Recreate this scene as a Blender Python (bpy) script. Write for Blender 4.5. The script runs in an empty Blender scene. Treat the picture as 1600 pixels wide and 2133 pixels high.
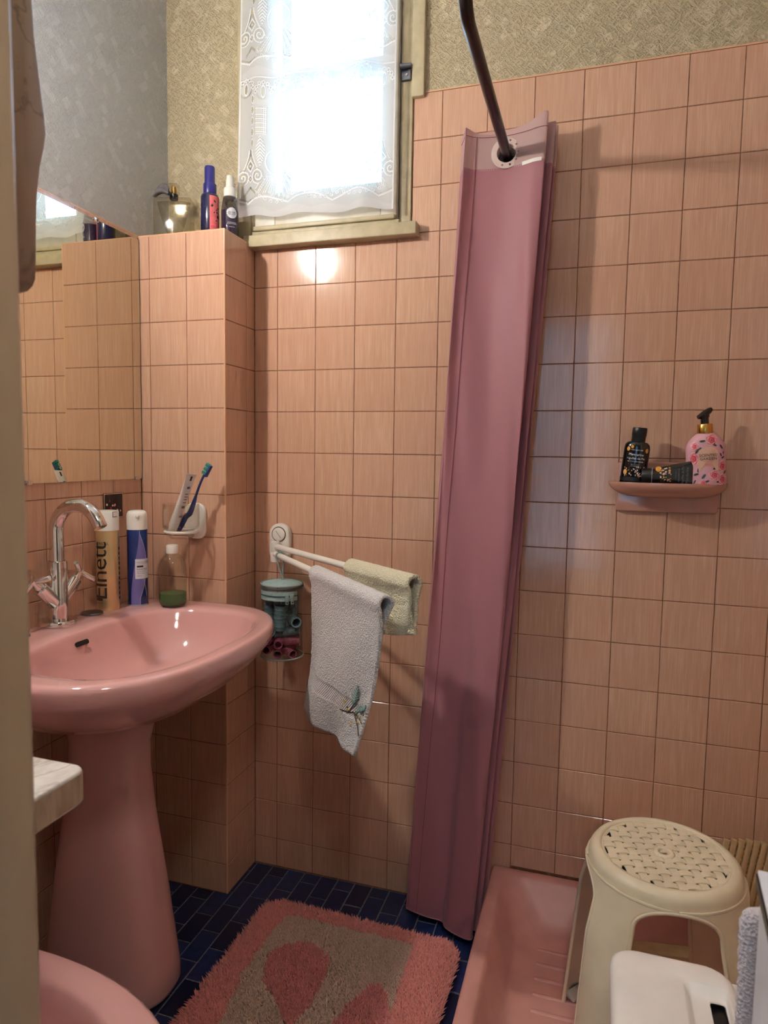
import bpy, bmesh, math, random
import numpy as np
from mathutils import Vector, Matrix, Euler, noise

random.seed(7)
rng = np.random.default_rng(7)
S = bpy.context.scene
COL = S.collection
PI = math.pi

# ------------------------------------------------------------------ camera, world, exposure
cam_d = bpy.data.cameras.new('camera')
cam = bpy.data.objects.new('camera', cam_d)
COL.objects.link(cam)
cam_d.sensor_fit = 'VERTICAL'
cam_d.sensor_height = 24.0
cam_d.lens = 1407.34 / 2133 * 24.0
cam_d.clip_start = 0.01
right = Vector((0.95451929, 0.29776321, 0.01516563))
up = Vector((-0.0397453, 0.07666725, 0.99626424))
fwd = Vector((-0.29548814, 0.9515562, -0.08501506))
m3 = Matrix((right, up, -fwd)).transposed()
cam.matrix_world = Matrix.Translation((0.826995, -1.675274, 1.183086)) @ m3.to_4x4()
cam_d.dof.use_dof = True
cam_d.dof.focus_distance = 1.55
cam_d.dof.aperture_fstop = 5.0
S.camera = cam

world = bpy.data.worlds.new('daylight')
S.world = world
world.use_nodes = True
bg = world.node_tree.nodes['Background']
bg.inputs[0].default_value = (0.30, 0.60, 1.0, 1)
bg.inputs[1].default_value = 15.0
S.view_settings.view_transform = 'Standard'
S.view_settings.look = 'None'
S.view_settings.exposure = 0.22
S.view_settings.gamma = 1.0
S.view_settings.use_curve_mapping = False
S.cycles.max_bounces = 6
S.cycles.diffuse_bounces = 4
S.cycles.glossy_bounces = 4
S.cycles.transmission_bounces = 4
S.cycles.transparent_max_bounces = 10
S.cycles.blur_glossy = 1.0
S.cycles.use_adaptive_sampling = True
S.cycles.adaptive_threshold = 0.15
S.cycles.adaptive_min_samples = 16
S.cycles.use_denoising = True
S.cycles.use_light_tree = False
BULB = 630.0        # radiance of the mirror lamp's bulb
HALL = 44.0         # radiance of the fill globe added in the hall


def portal(name, loc, rot, sx, sy):
    ld = bpy.data.lights.new(name, 'AREA')
    ld.shape = 'RECTANGLE'
    ld.size, ld.size_y = sx, sy
    ld.cycles.is_portal = True
    o = bpy.data.objects.new(name, ld)
    o.location = loc
    o.rotation_euler = rot
    COL.objects.link(o)


portal('window_daylight', (0.135, 0.20, 2.12), (-PI / 2, 0, 0), 0.42, 0.75)
portal('hall_daylight', (0.625, -3.72, 1.25), (PI / 2, 0, 0), 0.65, 1.9)


# ------------------------------------------------------------------ colour and material helpers
def lin(c):
    c = c / 255.0
    return c / 12.92 if c <= 0.04045 else ((c + 0.055) / 1.055) ** 2.4


def rgb(r, g, b):
    return (lin(r), lin(g), lin(b), 1.0)


MATS = {}


class NT:
    def __init__(self, name):
        self.m = bpy.data.materials.new(name)
        self.m.use_nodes = True
        self.t = self.m.node_tree
        self.b = self.t.nodes['Principled BSDF']
        self.out = self.t.nodes['Material Output']
        MATS[name] = self.m

    def n(self, typ, **kw):
        nd = self.t.nodes.new(typ)
        for k, v in kw.items():
            setattr(nd, k, v)
        return nd

    def l(self, a, b):
        self.t.links.new(a, b)

    def set(self, **kw):
        for k, v in kw.items():
            self.b.inputs[k.replace('_', ' ')].default_value = v
        return self

    def math(self, op, a, b=None, c=None, clamp=False):
        nd = self.n('ShaderNodeMath', operation=op, use_clamp=clamp)
        for i, x in enumerate((a, b, c)):
            if x is None:
                continue
            if isinstance(x, (int, float)):
                nd.inputs[i].default_value = x
            else:
                self.l(x, nd.inputs[i])
        return nd.outputs[0]

    def mix(self, f, a, b):
        nd = self.n('ShaderNodeMix', data_type='RGBA')
        for i, x in ((0, f), (6, a), (7, b)):
            if isinstance(x, (int, float)):
                nd.inputs[i].default_value = x
            elif isinstance(x, tuple):
                nd.inputs[i].default_value = x
            else:
                self.l(x, nd.inputs[i])
        return nd.outputs[2]

    def coord(self, kind='pos', scale=(1, 1, 1), rot=(0, 0, 0), loc=(0, 0, 0)):
        if kind == 'pos':
            src = self.n('ShaderNodeNewGeometry').outputs['Position']
        elif kind == 'obj':
            src = self.n('ShaderNodeTexCoord').outputs['Object']
        else:
            src = self.n('ShaderNodeAttribute', attribute_name=kind).outputs['Vector']
        mp = self.n('ShaderNodeMapping')
        mp.inputs['Scale'].default_value = scale
        mp.inputs['Rotation'].default_value = rot
        mp.inputs['Location'].default_value = loc
        self.l(src, mp.inputs['Vector'])
        return mp.outputs[0]

    def noise(self, vec, scale=5, detail=2, rough=0.5, dist=0.0):
        nd = self.n('ShaderNodeTexNoise')
        nd.inputs['Scale'].default_value = scale
        nd.inputs['Detail'].default_value = detail
        nd.inputs['Roughness'].default_value = rough
        nd.inputs['Distortion'].default_value = dist
        self.l(vec, nd.inputs['Vector'])
        return nd.outputs['Fac']

    def vor(self, vec, scale=5, feature='F1', rand=1.0, out='Distance'):
        nd = self.n('ShaderNodeTexVoronoi', feature=feature)
        nd.inputs['Scale'].default_value = scale
        nd.inputs['Randomness'].default_value = rand
        self.l(vec, nd.inputs['Vector'])
        return nd.outputs[out]

    def ramp(self, f, stops):
        nd = self.n('ShaderNodeValToRGB')
        el = nd.color_ramp.elements
        while len(el) < len(stops):
            el.new(0.5)
        for e, (p, c) in zip(el, stops):
            e.position = p
            e.color = c if isinstance(c, tuple) else (c, c, c, 1)
        self.l(f, nd.inputs[0])
        return nd.outputs[0]

    def bump(self, h, strength=0.3, dist=0.002, to=None):
        nd = self.n('ShaderNodeBump')
        nd.inputs['Strength'].default_value = strength
        nd.inputs['Distance'].default_value = dist
        self.l(h, nd.inputs['Height'])
        self.l(nd.outputs[0], (to or self.b).inputs['Normal'])
        return nd


def plain(name, col, rough=0.5, metal=0.0, coat=0.0, wear=0.04, scale=40, bump=0.0, sss=0.0):
    """A simple painted / plastic / ceramic surface with faint procedural variation."""
    t = NT(name)
    t.set(Roughness=rough, Metallic=metal)
    t.b.inputs['Coat Weight'].default_value = coat
    t.b.inputs['Coat Roughness'].default_value = 0.06
    f = t.noise(t.coord('pos'), scale, 3)
    d = tuple(max(0, c * (1 - 2.5 * wear)) for c in col[:3]) + (1,)
    b = tuple(min(1, c * (1 + 1.5 * wear)) for c in col[:3]) + (1,)
    t.l(t.ramp(f, [(0.25, d), (0.75, b)]), t.b.inputs['Base Color'])
    if bump:
        t.bump(f, bump, 0.001)
    if sss:
        t.b.inputs['Subsurface Weight'].default_value = sss
        t.b.inputs['Subsurface Radius'].default_value = (0.004, 0.003, 0.003)
    return t.m


def clear(name, tint, gloss=1.0, rough=0.03, ior=1.45):
    """Thin clear sheet: tinted see-through plus a Fresnel reflection."""
    t = NT(name)
    tr = t.n('ShaderNodeBsdfTransparent')
    tr.inputs[0].default_value = tint
    gl = t.n('ShaderNodeBsdfGlossy')
    gl.inputs['Roughness'].default_value = rough
    fr = t.n('ShaderNodeLayerWeight')
    fr.inputs[0].default_value = 0.5
    f5 = t.math('POWER', fr.outputs['Facing'], 3.2)
    fac = t.math('MULTIPLY', t.math('MULTIPLY_ADD', f5, 0.75, 0.05), gloss, clamp=True)
    mx = t.n('ShaderNodeMixShader')
    t.l(fac, mx.inputs[0])
    t.l(tr.outputs[0], mx.inputs[1])
    t.l(gl.outputs[0], mx.inputs[2])
    t.l(mx.outputs[0], t.out.inputs[0])
    return t.m


# wall tile: salmon glaze with fine vertical streaks
t = NT('tile_glaze')
st1 = t.noise(t.coord('pos', (620, 620, 12)), 1.0, 2)
st2 = t.noise(t.coord('pos', (90, 90, 6)), 1.0, 2)
big = t.noise(t.coord('pos'), 3.0, 2)
rnd = t.n('ShaderNodeObjectInfo').outputs['Random']
stv = t.math('MULTIPLY_ADD', st2, 0.5, st1)
c1 = t.ramp(stv, [(0.45, rgb(201, 157, 128)), (0.72, rgb(208, 165, 136)), (0.95, rgb(220, 182, 153))])
c2 = t.mix(t.math('MULTIPLY_ADD', rnd, 0.35, 0.0), c1, rgb(199, 152, 127))
c3 = t.mix(t.math('MULTIPLY', big, 0.25), c2, rgb(206, 153, 132))
t.l(c3, t.b.inputs['Base Color'])
t.set(Roughness=0.12, IOR=1.5)
wv = t.noise(t.coord('pos', (1, 1, 1)), 22, 2)
t.bump(wv, 0.10, 0.004)

t = NT('tile_edge')
t.set(Base_Color=rgb(226, 178, 140), Roughness=0.25)

t = NT('grout')
g = t.noise(t.coord('pos'), 60, 4)
t.l(t.ramp(g, [(0.3, rgb(104, 66, 44)), (0.7, rgb(150, 104, 76))]), t.b.inputs['Base Color'])
t.set(Roughness=0.9)

t = NT('floor_tile')
rnd = t.n('ShaderNodeObjectInfo').outputs['Random']
g = t.noise(t.coord('pos'), 55, 4)
ca = t.ramp(g, [(0.3, rgb(22, 34, 72)), (0.7, rgb(36, 54, 104))])
t.l(t.mix(rnd, ca, rgb(14, 22, 52)), t.b.inputs['Base Color'])
t.set(Roughness=0.32)
t.bump(g, 0.15, 0.001)
plain('floor_grout', rgb(128, 128, 126), 0.95, wear=0.2, scale=120)


# embossed wallpaper
def wallpaper(name, ca, cb, k, relief=0.006, spots=0.8):
    t = NT(name)
    h = None
    acc = None
    for i, (rz, sc) in enumerate((((0.0, PI / 4, 0.0) if k == 'y' else (PI / 4, 0, 0), (84, 84, 20)),
                                  ((0.0, -PI / 4, 0.0) if k == 'y' else (-PI / 4, 0, 0), (84, 84, 20)))):
        # rotate in the wall plane, then stretch: short diagonal strokes
        src = t.n('ShaderNodeNewGeometry').outputs['Position']
        vr = t.n('ShaderNodeVectorRotate', rotation_type='EULER_XYZ')
        vr.inputs['Rotation'].default_value = rz
        t.l(src, vr.inputs['Vector'])
        mp = t.n('ShaderNodeMapping')
        mp.inputs['Scale'].default_value = sc
        t.l(vr.outputs[0], mp.inputs['Vector'])
        f = t.noise(mp.outputs[0], 2.2, 3, 0.6)
        f = t.ramp(f, [(0.46, 0.0), (0.56, 1.0)])
        acc = f if acc is None else t.math('MAXIMUM', t.math('MULTIPLY', acc, 1.0), t.math('MULTIPLY', f, 0.9))
        if i == 0:
            vn = t.n('ShaderNodeTexVoronoi', feature='F1', distance='CHEBYCHEV')
            vn.inputs['Scale'].default_value = 52
            vn.inputs['Randomness'].default_value = 0.22
            t.l(vr.outputs[0], vn.inputs['Vector'])
            vc = vn.outputs['Color']
            sep = t.n('ShaderNodeSeparateColor')
            t.l(vc, sep.inputs[0])
            patch = t.ramp(sep.outputs[0], [(0.76, 0.0), (0.77, 1.0)])
    clus = t.ramp(t.noise(t.coord('pos'), 13, 2), [(0.44, 0.0), (0.54, 1.0)])
    pf = t.math('MULTIPLY', patch, clus)
    fine = t.noise(t.coord('pos'), 420, 3)
    hh = t.math('ADD', t.math('MULTIPLY', acc, 0.6), t.math('MULTIPLY_ADD', fine, 0.5, t.math('MULTIPLY', pf, 0.7)))
    col = t.mix(t.math('MULTIPLY', acc, 0.22), ca, cb)
    col = t.mix(t.math('MULTIPLY', pf, spots), col, tuple(min(1, x * 1.10) for x in cb[:3]) + (1,))
    t.l(col, t.b.inputs['Base Color'])
    t.set(Roughness=0.55)
    t.bump(hh, 1.0, relief)
    return t.m


wallpaper('wallpaper_back', rgb(212, 194, 156), rgb(224, 208, 174), 'y')
wallpaper('wallpaper_left', rgb(226, 223, 215), rgb(236, 234, 228), 'x', 0.009, 0.5)  # same paper in a paler, cooler colour, standing in for window daylight

plain('plaster', rgb(240, 235, 226), 0.8, wear=0.05, scale=8)
plain('hall_paint', rgb(150, 130, 108), 0.8, wear=0.05, scale=5)
plain('hall_floor', rgb(108, 74, 48), 0.4, wear=0.1, scale=9)
plain('window_paint', rgb(186, 172, 138), 0.42, wear=0.08, scale=30, bump=0.05)
plain('sash_paint', rgb(206, 198, 178), 0.4, wear=0.05, scale=30)
t = NT('jamb_paint')
big = t.noise(t.coord('pos', (6, 6, 2.2)), 1.0, 4, 0.6)
c = t.ramp(big, [(0.35, rgb(172, 150, 126)), (0.52, rgb(184, 166, 140)), (0.66, rgb(196, 184, 158))])
t.l(c, t.b.inputs['Base Color'])
t.set(Roughness=0.3)
plain('pink_ceramic', rgb(216, 164, 160), 0.10, coat=0.6, wear=0.012, scale=6)
plain('tray_ceramic', rgb(218, 158, 148), 0.38, coat=0.0, wear=0.05, scale=14)
plain('soap_ceramic', rgb(200, 148, 126), 0.15, coat=0.4, wear=0.03, scale=20)
plain('chrome', rgb(225, 222, 218), 0.06, metal=1.0, wear=0.0)
plain('dull_steel', rgb(120, 122, 128), 0.3, metal=1.0, wear=0.05)
plain('dark_steel', rgb(70, 62, 60), 0.28, metal=1.0, wear=0.05)
plain('black', rgb(16, 15, 15), 0.35, wear=0.0)
plain('black_gloss', rgb(14, 13, 13), 0.15, coat=0.5, wear=0.0)
plain('white_plastic', rgb(232, 226, 214), 0.35, wear=0.02)
plain('hamper_plastic', rgb(236, 230, 224), 0.45, wear=0.03, scale=18)
plain('cabinet_white', rgb(226, 230, 238), 0.35, wear=0.02)
plain('cap_white', rgb(238, 234, 224), 0.3, wear=0.02)
plain('stool_plastic', rgb(230, 216, 186), 0.38, wear=0.04, scale=16)
plain('gold_can', rgb(220, 192, 142), 0.3, metal=0.75, wear=0.05, scale=15)
plain('gold', rgb(222, 176, 92), 0.25, metal=1.0, wear=0.04)
plain('ink', rgb(38, 26, 16), 0.6, wear=0.0)
plain('blue_can', rgb(26, 48, 112), 0.25, coat=0.3, wear=0.05)
plain('lavender_print', rgb(112, 106, 168), 0.3, wear=0.06)
plain('silver_line', rgb(186, 190, 206), 0.3, metal=0.5, wear=0.0)
plain('label_white', rgb(222, 222, 228), 0.5, wear=0.03)
plain('navy_plastic', rgb(36, 30, 112), 0.3, coat=0.2, wear=0.04)
plain('navy_bottle', rgb(26, 22, 62), 0.2, coat=0.4, wear=0.04)
plain('coral_print', rgb(236, 120, 124), 0.4, wear=0.12, scale=60)
plain('rose_pink', rgb(232, 172, 184), 0.3, coat=0.3, wear=0.03)
plain('rose_deep', rgb(214, 66, 92), 0.35, wear=0.1, scale=200)
plain('rose_mid', rgb(236, 122, 130), 0.35, wear=0.06, scale=200)
plain('rose_pale', rgb(248, 198, 194), 0.35, wear=0.04, scale=200)
plain('leaf_green', rgb(64, 78, 66), 0.4, wear=0.12, scale=300)
plain('label_beige', rgb(232, 188, 160), 0.45, wear=0.02)
plain('orange_print', rgb(236, 166, 66), 0.4, wear=0.1, scale=400)
plain('green_liquid', rgb(70, 112, 66), 0.15, wear=0.02)
plain('purple_liquid', rgb(62, 46, 82), 0.15, wear=0.05)
plain('teal_fabric', rgb(156, 182, 178), 0.6, wear=0.06, scale=90)
plain('teal_dark', rgb(54, 84, 88), 0.4, wear=0.05)
plain('curler_teal', rgb(112, 140, 148), 0.5, wear=0.05)
plain('curler_grey', rgb(112, 134, 142), 0.5, wear=0.05)
plain('curler_pink', rgb(176, 84, 108), 0.5, wear=0.05)
plain('brush_blue', rgb(36, 56, 116), 0.3, wear=0.03)
plain('brush_white', rgb(230, 226, 220), 0.35, wear=0.02)
plain('bristle_green', rgb(28, 128, 112), 0.6, wear=0.1, scale=500)
plain('bristle_pale', rgb(190, 206, 196), 0.6, wear=0.1, scale=500)
plain('print_blue', rgb(60, 84, 150), 0.5, wear=0.05)
plain('print_grey', rgb(120, 124, 140), 0.5, wear=0.05)
plain('rope_teal', rgb(150, 170, 168), 0.8, wear=0.1, scale=600)
plain('mat_beige', rgb(186, 156, 114), 0.6, wear=0.05, scale=50)
plain('mat_yellow', rgb(184, 146, 58), 0.55, wear=0.12, scale=60)
plain('ribbon_grey', rgb(96, 90, 92), 0.7, wear=0.1, scale=150)
plain('card_dark', rgb(42, 30, 28), 0.4, wear=0.3, scale=160)
plain('print_red', rgb(190, 44, 56), 0.5, wear=0.1)
plain('thread_green', rgb(96, 136, 124), 0.8, wear=0.1)
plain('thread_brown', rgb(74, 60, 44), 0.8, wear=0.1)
plain('thread_yellow', rgb(206, 176, 60), 0.8, wear=0.1)
plain('tape_white', rgb(246, 240, 226), 0.5, wear=0.02)
clear('window_glass', (0.96, 0.98, 0.98, 1))
clear('hall_glass', (0.40, 0.40, 0.38, 1), 0.6)
clear('tumbler_glass', (0.975, 0.97, 0.955, 1), 0.9)
clear('bottle_clear', (0.88, 0.88, 0.81, 1), 0.9)
clear('perfume_glass', (0.90, 0.88, 0.82, 1), 0.7, 0.08)
clear('spray_clear', (0.70, 0.66, 0.66, 1), 1.3)
clear('bag_vinyl', (0.80, 0.84, 0.83, 1), 1.0, 0.08)
clear('grommet_clear', (0.90, 0.86, 0.84, 1), 2.2, 0.12)

t = NT('mirror_silver')
t.set(Base_Color=(0.80, 0.78, 0.66, 1), Metallic=1.0, Roughness=0.0)

t = NT('marble')
v1 = t.noise(t.coord('pos'), 9, 6, 0.62, 1.6)
vein = t.ramp(t.math('ABSOLUTE', t.math('SUBTRACT', v1, 0.5)), [(0.0, 0.0), (0.05, 1.0)])
c = t.ramp(t.noise(t.coord('pos'), 30, 4), [(0.3, rgb(196, 190, 182)), (0.7, rgb(226, 222, 216))])
t.l(t.mix(vein, rgb(184, 176, 166), c), t.b.inputs['Base Color'])
t.set(Roughness=0.25)
t = NT('marble_brown')
v1 = t.noise(t.coord('pos'), 5, 5, 0.55, 1.2)
vein = t.ramp(t.math('ABSOLUTE', t.math('SUBTRACT', v1, 0.5)), [(0.0, 0.0), (0.02, 1.0)])
c = t.ramp(t.noise(t.coord('pos', (30, 30, 6)), 1, 4), [(0.3, rgb(132, 110, 92)), (0.7, rgb(152, 130, 110))])
t.l(t.mix(vein, rgb(112, 90, 74), c), t.b.inputs['Base Color'])
t.set(Roughness=0.3)

t = NT('marble_side')
c = t.ramp(t.noise(t.coord('pos', (60, 60, 14)), 1, 5), [(0.3, rgb(150, 126, 104)), (0.7, rgb(196, 176, 152))])
t.l(c, t.b.inputs['Base Color'])
t.set(Roughness=0.35)

# shower curtain cloth: thin satin, faintly see-through
def cloth(name, col, trans, rough=0.55):
    t = NT(name)
    t.set(Base_Color=col, Roughness=rough)
    t.b.inputs['Sheen Weight'].default_value = 0.25
    wx = t.noise(t.coord('obj', (700, 700, 90)), 1.0, 2)
    t.bump(wx, 0.12, 0.0006)
    tl = t.n('ShaderNodeBsdfTranslucent')
    tl.inputs[0].default_value = col
    mx = t.n('ShaderNodeMixShader')
    mx.inputs[0].default_value = trans
    t.l(t.b.outputs[0], mx.inputs[1])
    t.l(tl.outputs[0], mx.inputs[2])
    t.l(mx.outputs[0], t.out.inputs[0])
    return t.m


cloth('curtain_cloth', rgb(184, 122, 130), 0.20)
cloth('header_cloth', rgb(214, 178, 172), 0.35)
plain('grommet_plastic', rgb(226, 200, 190), 0.25, wear=0.02)
plain('thread_pink', rgb(160, 86, 98), 0.8, wear=0.1, scale=300)


def terry(name, ca, cb, stain=None):
    t = NT(name)
    f = t.noise(t.coord('pos'), 330, 4, 0.6)
    v = t.vor(t.coord('pos'), 300)
    at = t.n('ShaderNodeAttribute', attribute_name='band').outputs['Fac']
    col = t.ramp(f, [(0.25, ca), (0.7, cb)])
    if stain:
        s = t.n('ShaderNodeAttribute', attribute_name='stain').outputs['Fac']
        col = t.mix(s, col, stain)
    t.l(col, t.b.inputs['Base Color'])
    hh = t.math('ADD', f, t.math('MULTIPLY', v, 0.8))
    # flat woven band with fine diagonal ribs
    wav = t.n('ShaderNodeTexWave', wave_type='BANDS', bands_direction='DIAGONAL')
    wav.inputs['Scale'].default_value = 90
    t.l(t.coord('tuv'), wav.inputs['Vector'])
    h2 = t.math('MULTIPLY', wav.outputs['Fac'], 0.35)
    mixn = t.n('ShaderNodeMix', data_type='FLOAT')
    t.l(at, mixn.inputs[0])
    t.l(hh, mixn.inputs[2])
    t.l(h2, mixn.inputs[3])
    t.set(Roughness=0.95)
    t.b.inputs['Sheen Weight'].default_value = 0.3
    t.bump(mixn.outputs[0], 0.9, 0.004)
    return t.m


terry('terry_white', rgb(202, 196, 194), rgb(238, 234, 230))
terry('terry_cream', rgb(214, 202, 160), rgb(244, 236, 206), rgb(206, 160, 78))
terry('terry_pink', rgb(232, 220, 226), rgb(250, 242, 246))

t = NT('rug_pile')
a = t.n('ShaderNodeAttribute', attribute_name='Col').outputs['Color']
t.l(a, t.b.inputs['Base Color'])
t.set(Roughness=0.95)
t.b.inputs['Sheen Weight'].default_value = 0.2
plain('rug_backing', rgb(170, 120, 106), 0.95, wear=0.1)

# lace: density carried by the mesh, thread scatters and lets light through
t = NT('lace')
a = t.n('ShaderNodeAttribute', attribute_name='weave').outputs['Fac']
df = t.n('ShaderNodeBsdfDiffuse')
df.inputs[0].default_value = (0.78, 0.78, 0.79, 1)
tl = t.n('ShaderNodeBsdfTranslucent')
tl.inputs[0].default_value = (0.80, 0.80, 0.80, 1)
m1 = t.n('ShaderNodeMixShader')
m1.inputs[0].default_value = 0.12
t.l(df.outputs[0], m1.inputs[1])
t.l(tl.outputs[0], m1.inputs[2])
tr = t.n('ShaderNodeBsdfTransparent')
m2 = t.n('ShaderNodeMixShader')
t.l(a, m2.inputs[0])
t.l(tr.outputs[0], m2.inputs[1])
t.l(m1.outputs[0], m2.inputs[2])
t.l(m2.outputs[0], t.out.inputs[0])

t = NT('fill_globe_glow')
em = t.n('ShaderNodeEmission')
em.inputs[0].default_value = (1.0, 0.94, 0.86, 1)
em.inputs[1].default_value = HALL
t.l(em.outputs[0], t.out.inputs[0])

t = NT('bulb_glow')
em = t.n('ShaderNodeEmission')
em.inputs[0].default_value = (1.0, 0.96, 0.91, 1)
em.inputs[1].default_value = BULB
t.l(em.outputs[0], t.out.inputs[0])


# ------------------------------------------------------------------ mesh helpers
class M:
    def __init__(self):
        self.v = []
        self.f = []
        self.attr = {}

    def add(self, vf, mat=None):
        v, f = vf
        o = len(self.v)
        for p in v:
            p = Vector(p)
            self.v.append(tuple(mat @ p) if mat is not None else tuple(p))
        self.f += [tuple(i + o for i in q) for q in f]
        return self

    def build(self, name, mat, parent=None, smooth=40, attrs=None):
        me = bpy.data.meshes.new(name)
        me.from_pydata(self.v, [], self.f)
        me.update()
        return link(name, me, mat, parent, smooth)


def link(name, me, mat, parent=None, smooth=40):
    if mat is not None and len(me.materials) == 0:
        me.materials.append(MATS[mat] if isinstance(mat, str) else mat)
    if smooth:
        me.polygons.foreach_set('use_smooth', [True] * len(me.polygons))
        me.set_sharp_from_angle(angle=math.radians(smooth))
    o = bpy.data.objects.new(name, me)
    COL.objects.link(o)
    if parent is not None:
        o.parent = parent
    return o


def mk(name, vf, mat, parent=None, smooth=40, xf=None):
    return M().add(vf, xf).build(name, mat, parent, smooth)


def tag(o, label, cat, group=None):
    o['label'] = label
    o['category'] = cat
    if group:
        o['group'] = group
    return o


def thing(name, label, cat, loc=(0, 0, 0), rot=(0, 0, 0), group=None):
    o = bpy.data.objects.new(name, None)
    o.empty_display_size = 0.02
    o.location = loc
    o.rotation_euler = rot
    COL.objects.link(o)
    return tag(o, label, cat, group)


def struct(o):
    o['kind'] = 'structure'
    return o


def box(x0, x1, y0, y1, z0, z1):
    v = [(x, y, z) for x in (x0, x1) for y in (y0, y1) for z in (z0, z1)]
    return v, [(0, 1, 3, 2), (4, 6, 7, 5), (0, 4, 5, 1), (2, 3, 7, 6), (0, 2, 6, 4), (1, 5, 7, 3)]


def rbox(x0, x1, y0, y1, z0, z1, r=0.003, seg=3):
    bm = bmesh.new()
    v, f = box(x0, x1, y0, y1, z0, z1)
    bv = [bm.verts.new(p) for p in v]
    for q in f:
        bm.faces.new([bv[i] for i in q])
    bmesh.ops.recalc_face_normals(bm, faces=bm.faces)
    bmesh.ops.bevel(bm, geom=list(bm.edges), offset=r, segments=seg, profile=0.5, affect='EDGES')
    bm.verts.index_update()
    out = [tuple(p.co) for p in bm.verts], [tuple(p.index for p in fc.verts) for fc in bm.faces]
    bm.free()
    return out


def loft(rings, cap0=True, cap1=True, closed=True):
    n = len(rings[0])
    v = [tuple(p) for r in rings for p in r]
    f = []
    for i in range(len(rings) - 1):
        for j in range(n if closed else n - 1):
            k = (j + 1) % n
            f.append((i * n + j, i * n + k, (i + 1) * n + k, (i + 1) * n + j))
    if cap0 and closed:
        f.append(tuple(reversed(range(n))))
    if cap1 and closed:
        b = (len(rings) - 1) * n
        f.append(tuple(b + j for j in range(n)))
    return v, f


def lathe(prof, n=32, cap0=True, cap1=True, sx=1.0, sy=1.0):
    rings = [[(r * sx * math.cos(2 * PI * j / n), r * sy * math.sin(2 * PI * j / n), z) for j in range(n)] for r, z in prof]
    return loft(rings, cap0, cap1)


def tube(path, r, n=12, closed=False, caps=True):
    pts = [Vector(p) for p in path]
    N = len(pts)
    rs = r if isinstance(r, (list, tuple)) else [r] * N
    rings = []
    prev = None
    for i in range(N):
        if closed:
            d = pts[(i + 1) % N] - pts[i - 1]
        else:
            d = pts[min(i + 1, N - 1)] - pts[max(i - 1, 0)]
        d.normalize()
        if prev is None:
            a = Vector((0, 0, 1)) if abs(d.z) < 0.9 else Vector((1, 0, 0))
            u = d.cross(a).normalized()
        else:
            u = (prev - d * prev.dot(d)).normalized()
        prev = u
        w = d.cross(u)
        rings.append([pts[i] + (u * math.cos(2 * PI * j / n) + w * math.sin(2 * PI * j / n)) * rs[i] for j in range(n)])
    if closed:
        rings.append(rings[0])
        return loft(rings, False, False)
    return loft(rings, caps, caps)


def prism(poly, z0, z1, bev=0.0, seg=3):
    """Extrude a 2D outline (CCW) from z0 to z1 with rounded top/bottom edges by insetting."""
    n = len(poly)
    P2 = [Vector(p) for p in poly]

    def inset(d):
        out = []
        for i in range(n):
            a, b, c = P2[i - 1], P2[i], P2[(i + 1) % n]
            e1 = (b - a).normalized()
            e2 = (c - b).normalized()
            nn = (Vector((-e1.y, e1.x)) + Vector((-e2.y, e2.x)))
            if nn.length < 1e-6:
                nn = Vector((-e1.y, e1.x))
            nn.normalize()
            out.append(b + nn * d)
        return out
    if bev <= 0:
        return loft([[(p.x, p.y, z0) for p in P2], [(p.x, p.y, z1) for p in P2]])
    rings = []
    for i in range(seg + 1):
        a = PI / 2 * i / seg
        q = inset(bev * (1 - math.sin(a)))
        rings.append([(p.x, p.y, z0 + bev * (1 - math.cos(a))) for p in q])
    for i in range(seg, -1, -1):
        a = PI / 2 * i / seg
        q = inset(bev * (1 - math.sin(a)))
        rings.append([(p.x, p.y, z1 - bev * (1 - math.cos(a))) for p in q])
    return loft(rings)


def rrect(x0, x1, y0, y1, r, seg=6):
    out = []
    for cx, cy, a0 in ((x1 - r, y1 - r, 0), (x0 + r, y1 - r, 90), (x0 + r, y0 + r, 180), (x1 - r, y0 + r, 270)):
        for i in range(seg + 1):
            a = math.radians(a0 + 90 * i / seg)
            out.append((cx + r * math.cos(a), cy + r * math.sin(a)))
    return out


def sellipse(cx, cy, rx, ry, p, n):
    out = []
    for j in range(n):
        a = 2 * PI * j / n
        c, s = math.cos(a), math.sin(a)
        k = (abs(c) ** p + abs(s) ** p) ** (-1 / p)
        out.append((cx + rx * k * c, cy + ry * k * s))
    return out


def sphere(c, r, n=12, m=8, sx=1, sy=1, sz=1):
    prof = [(max(1e-5, r * math.sin(PI * i / m)), -r * math.cos(PI * i / m)) for i in range(m + 1)]
    v, f = lathe(prof, n)
    return [(p[0] * sx + c[0], p[1] * sy + c[1], p[2] * sz + c[2]) for p in v], f


def torus(R, r, n=32, m=10):
    rings = []
    for i in range(n):
        a = 2 * PI * i / n
        rings.append([((R + r * math.cos(2 * PI * j / m)) * math.cos(a), (R + r * math.cos(2 * PI * j / m)) * math.sin(a), r * math.sin(2 * PI * j / m)) for j in range(m)])
    rings.append(rings[0])
    return loft(rings, False, False)


def T(x=0, y=0, z=0):
    return Matrix.Translation((x, y, z))


def R(ax, deg):
    return Matrix.Rotation(math.radians(deg), 4, ax)


def align(d):
    return Vector((0, 0, 1)).rotation_difference(Vector(d).normalized()).to_matrix().to_4x4()


_txt = {}


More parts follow.
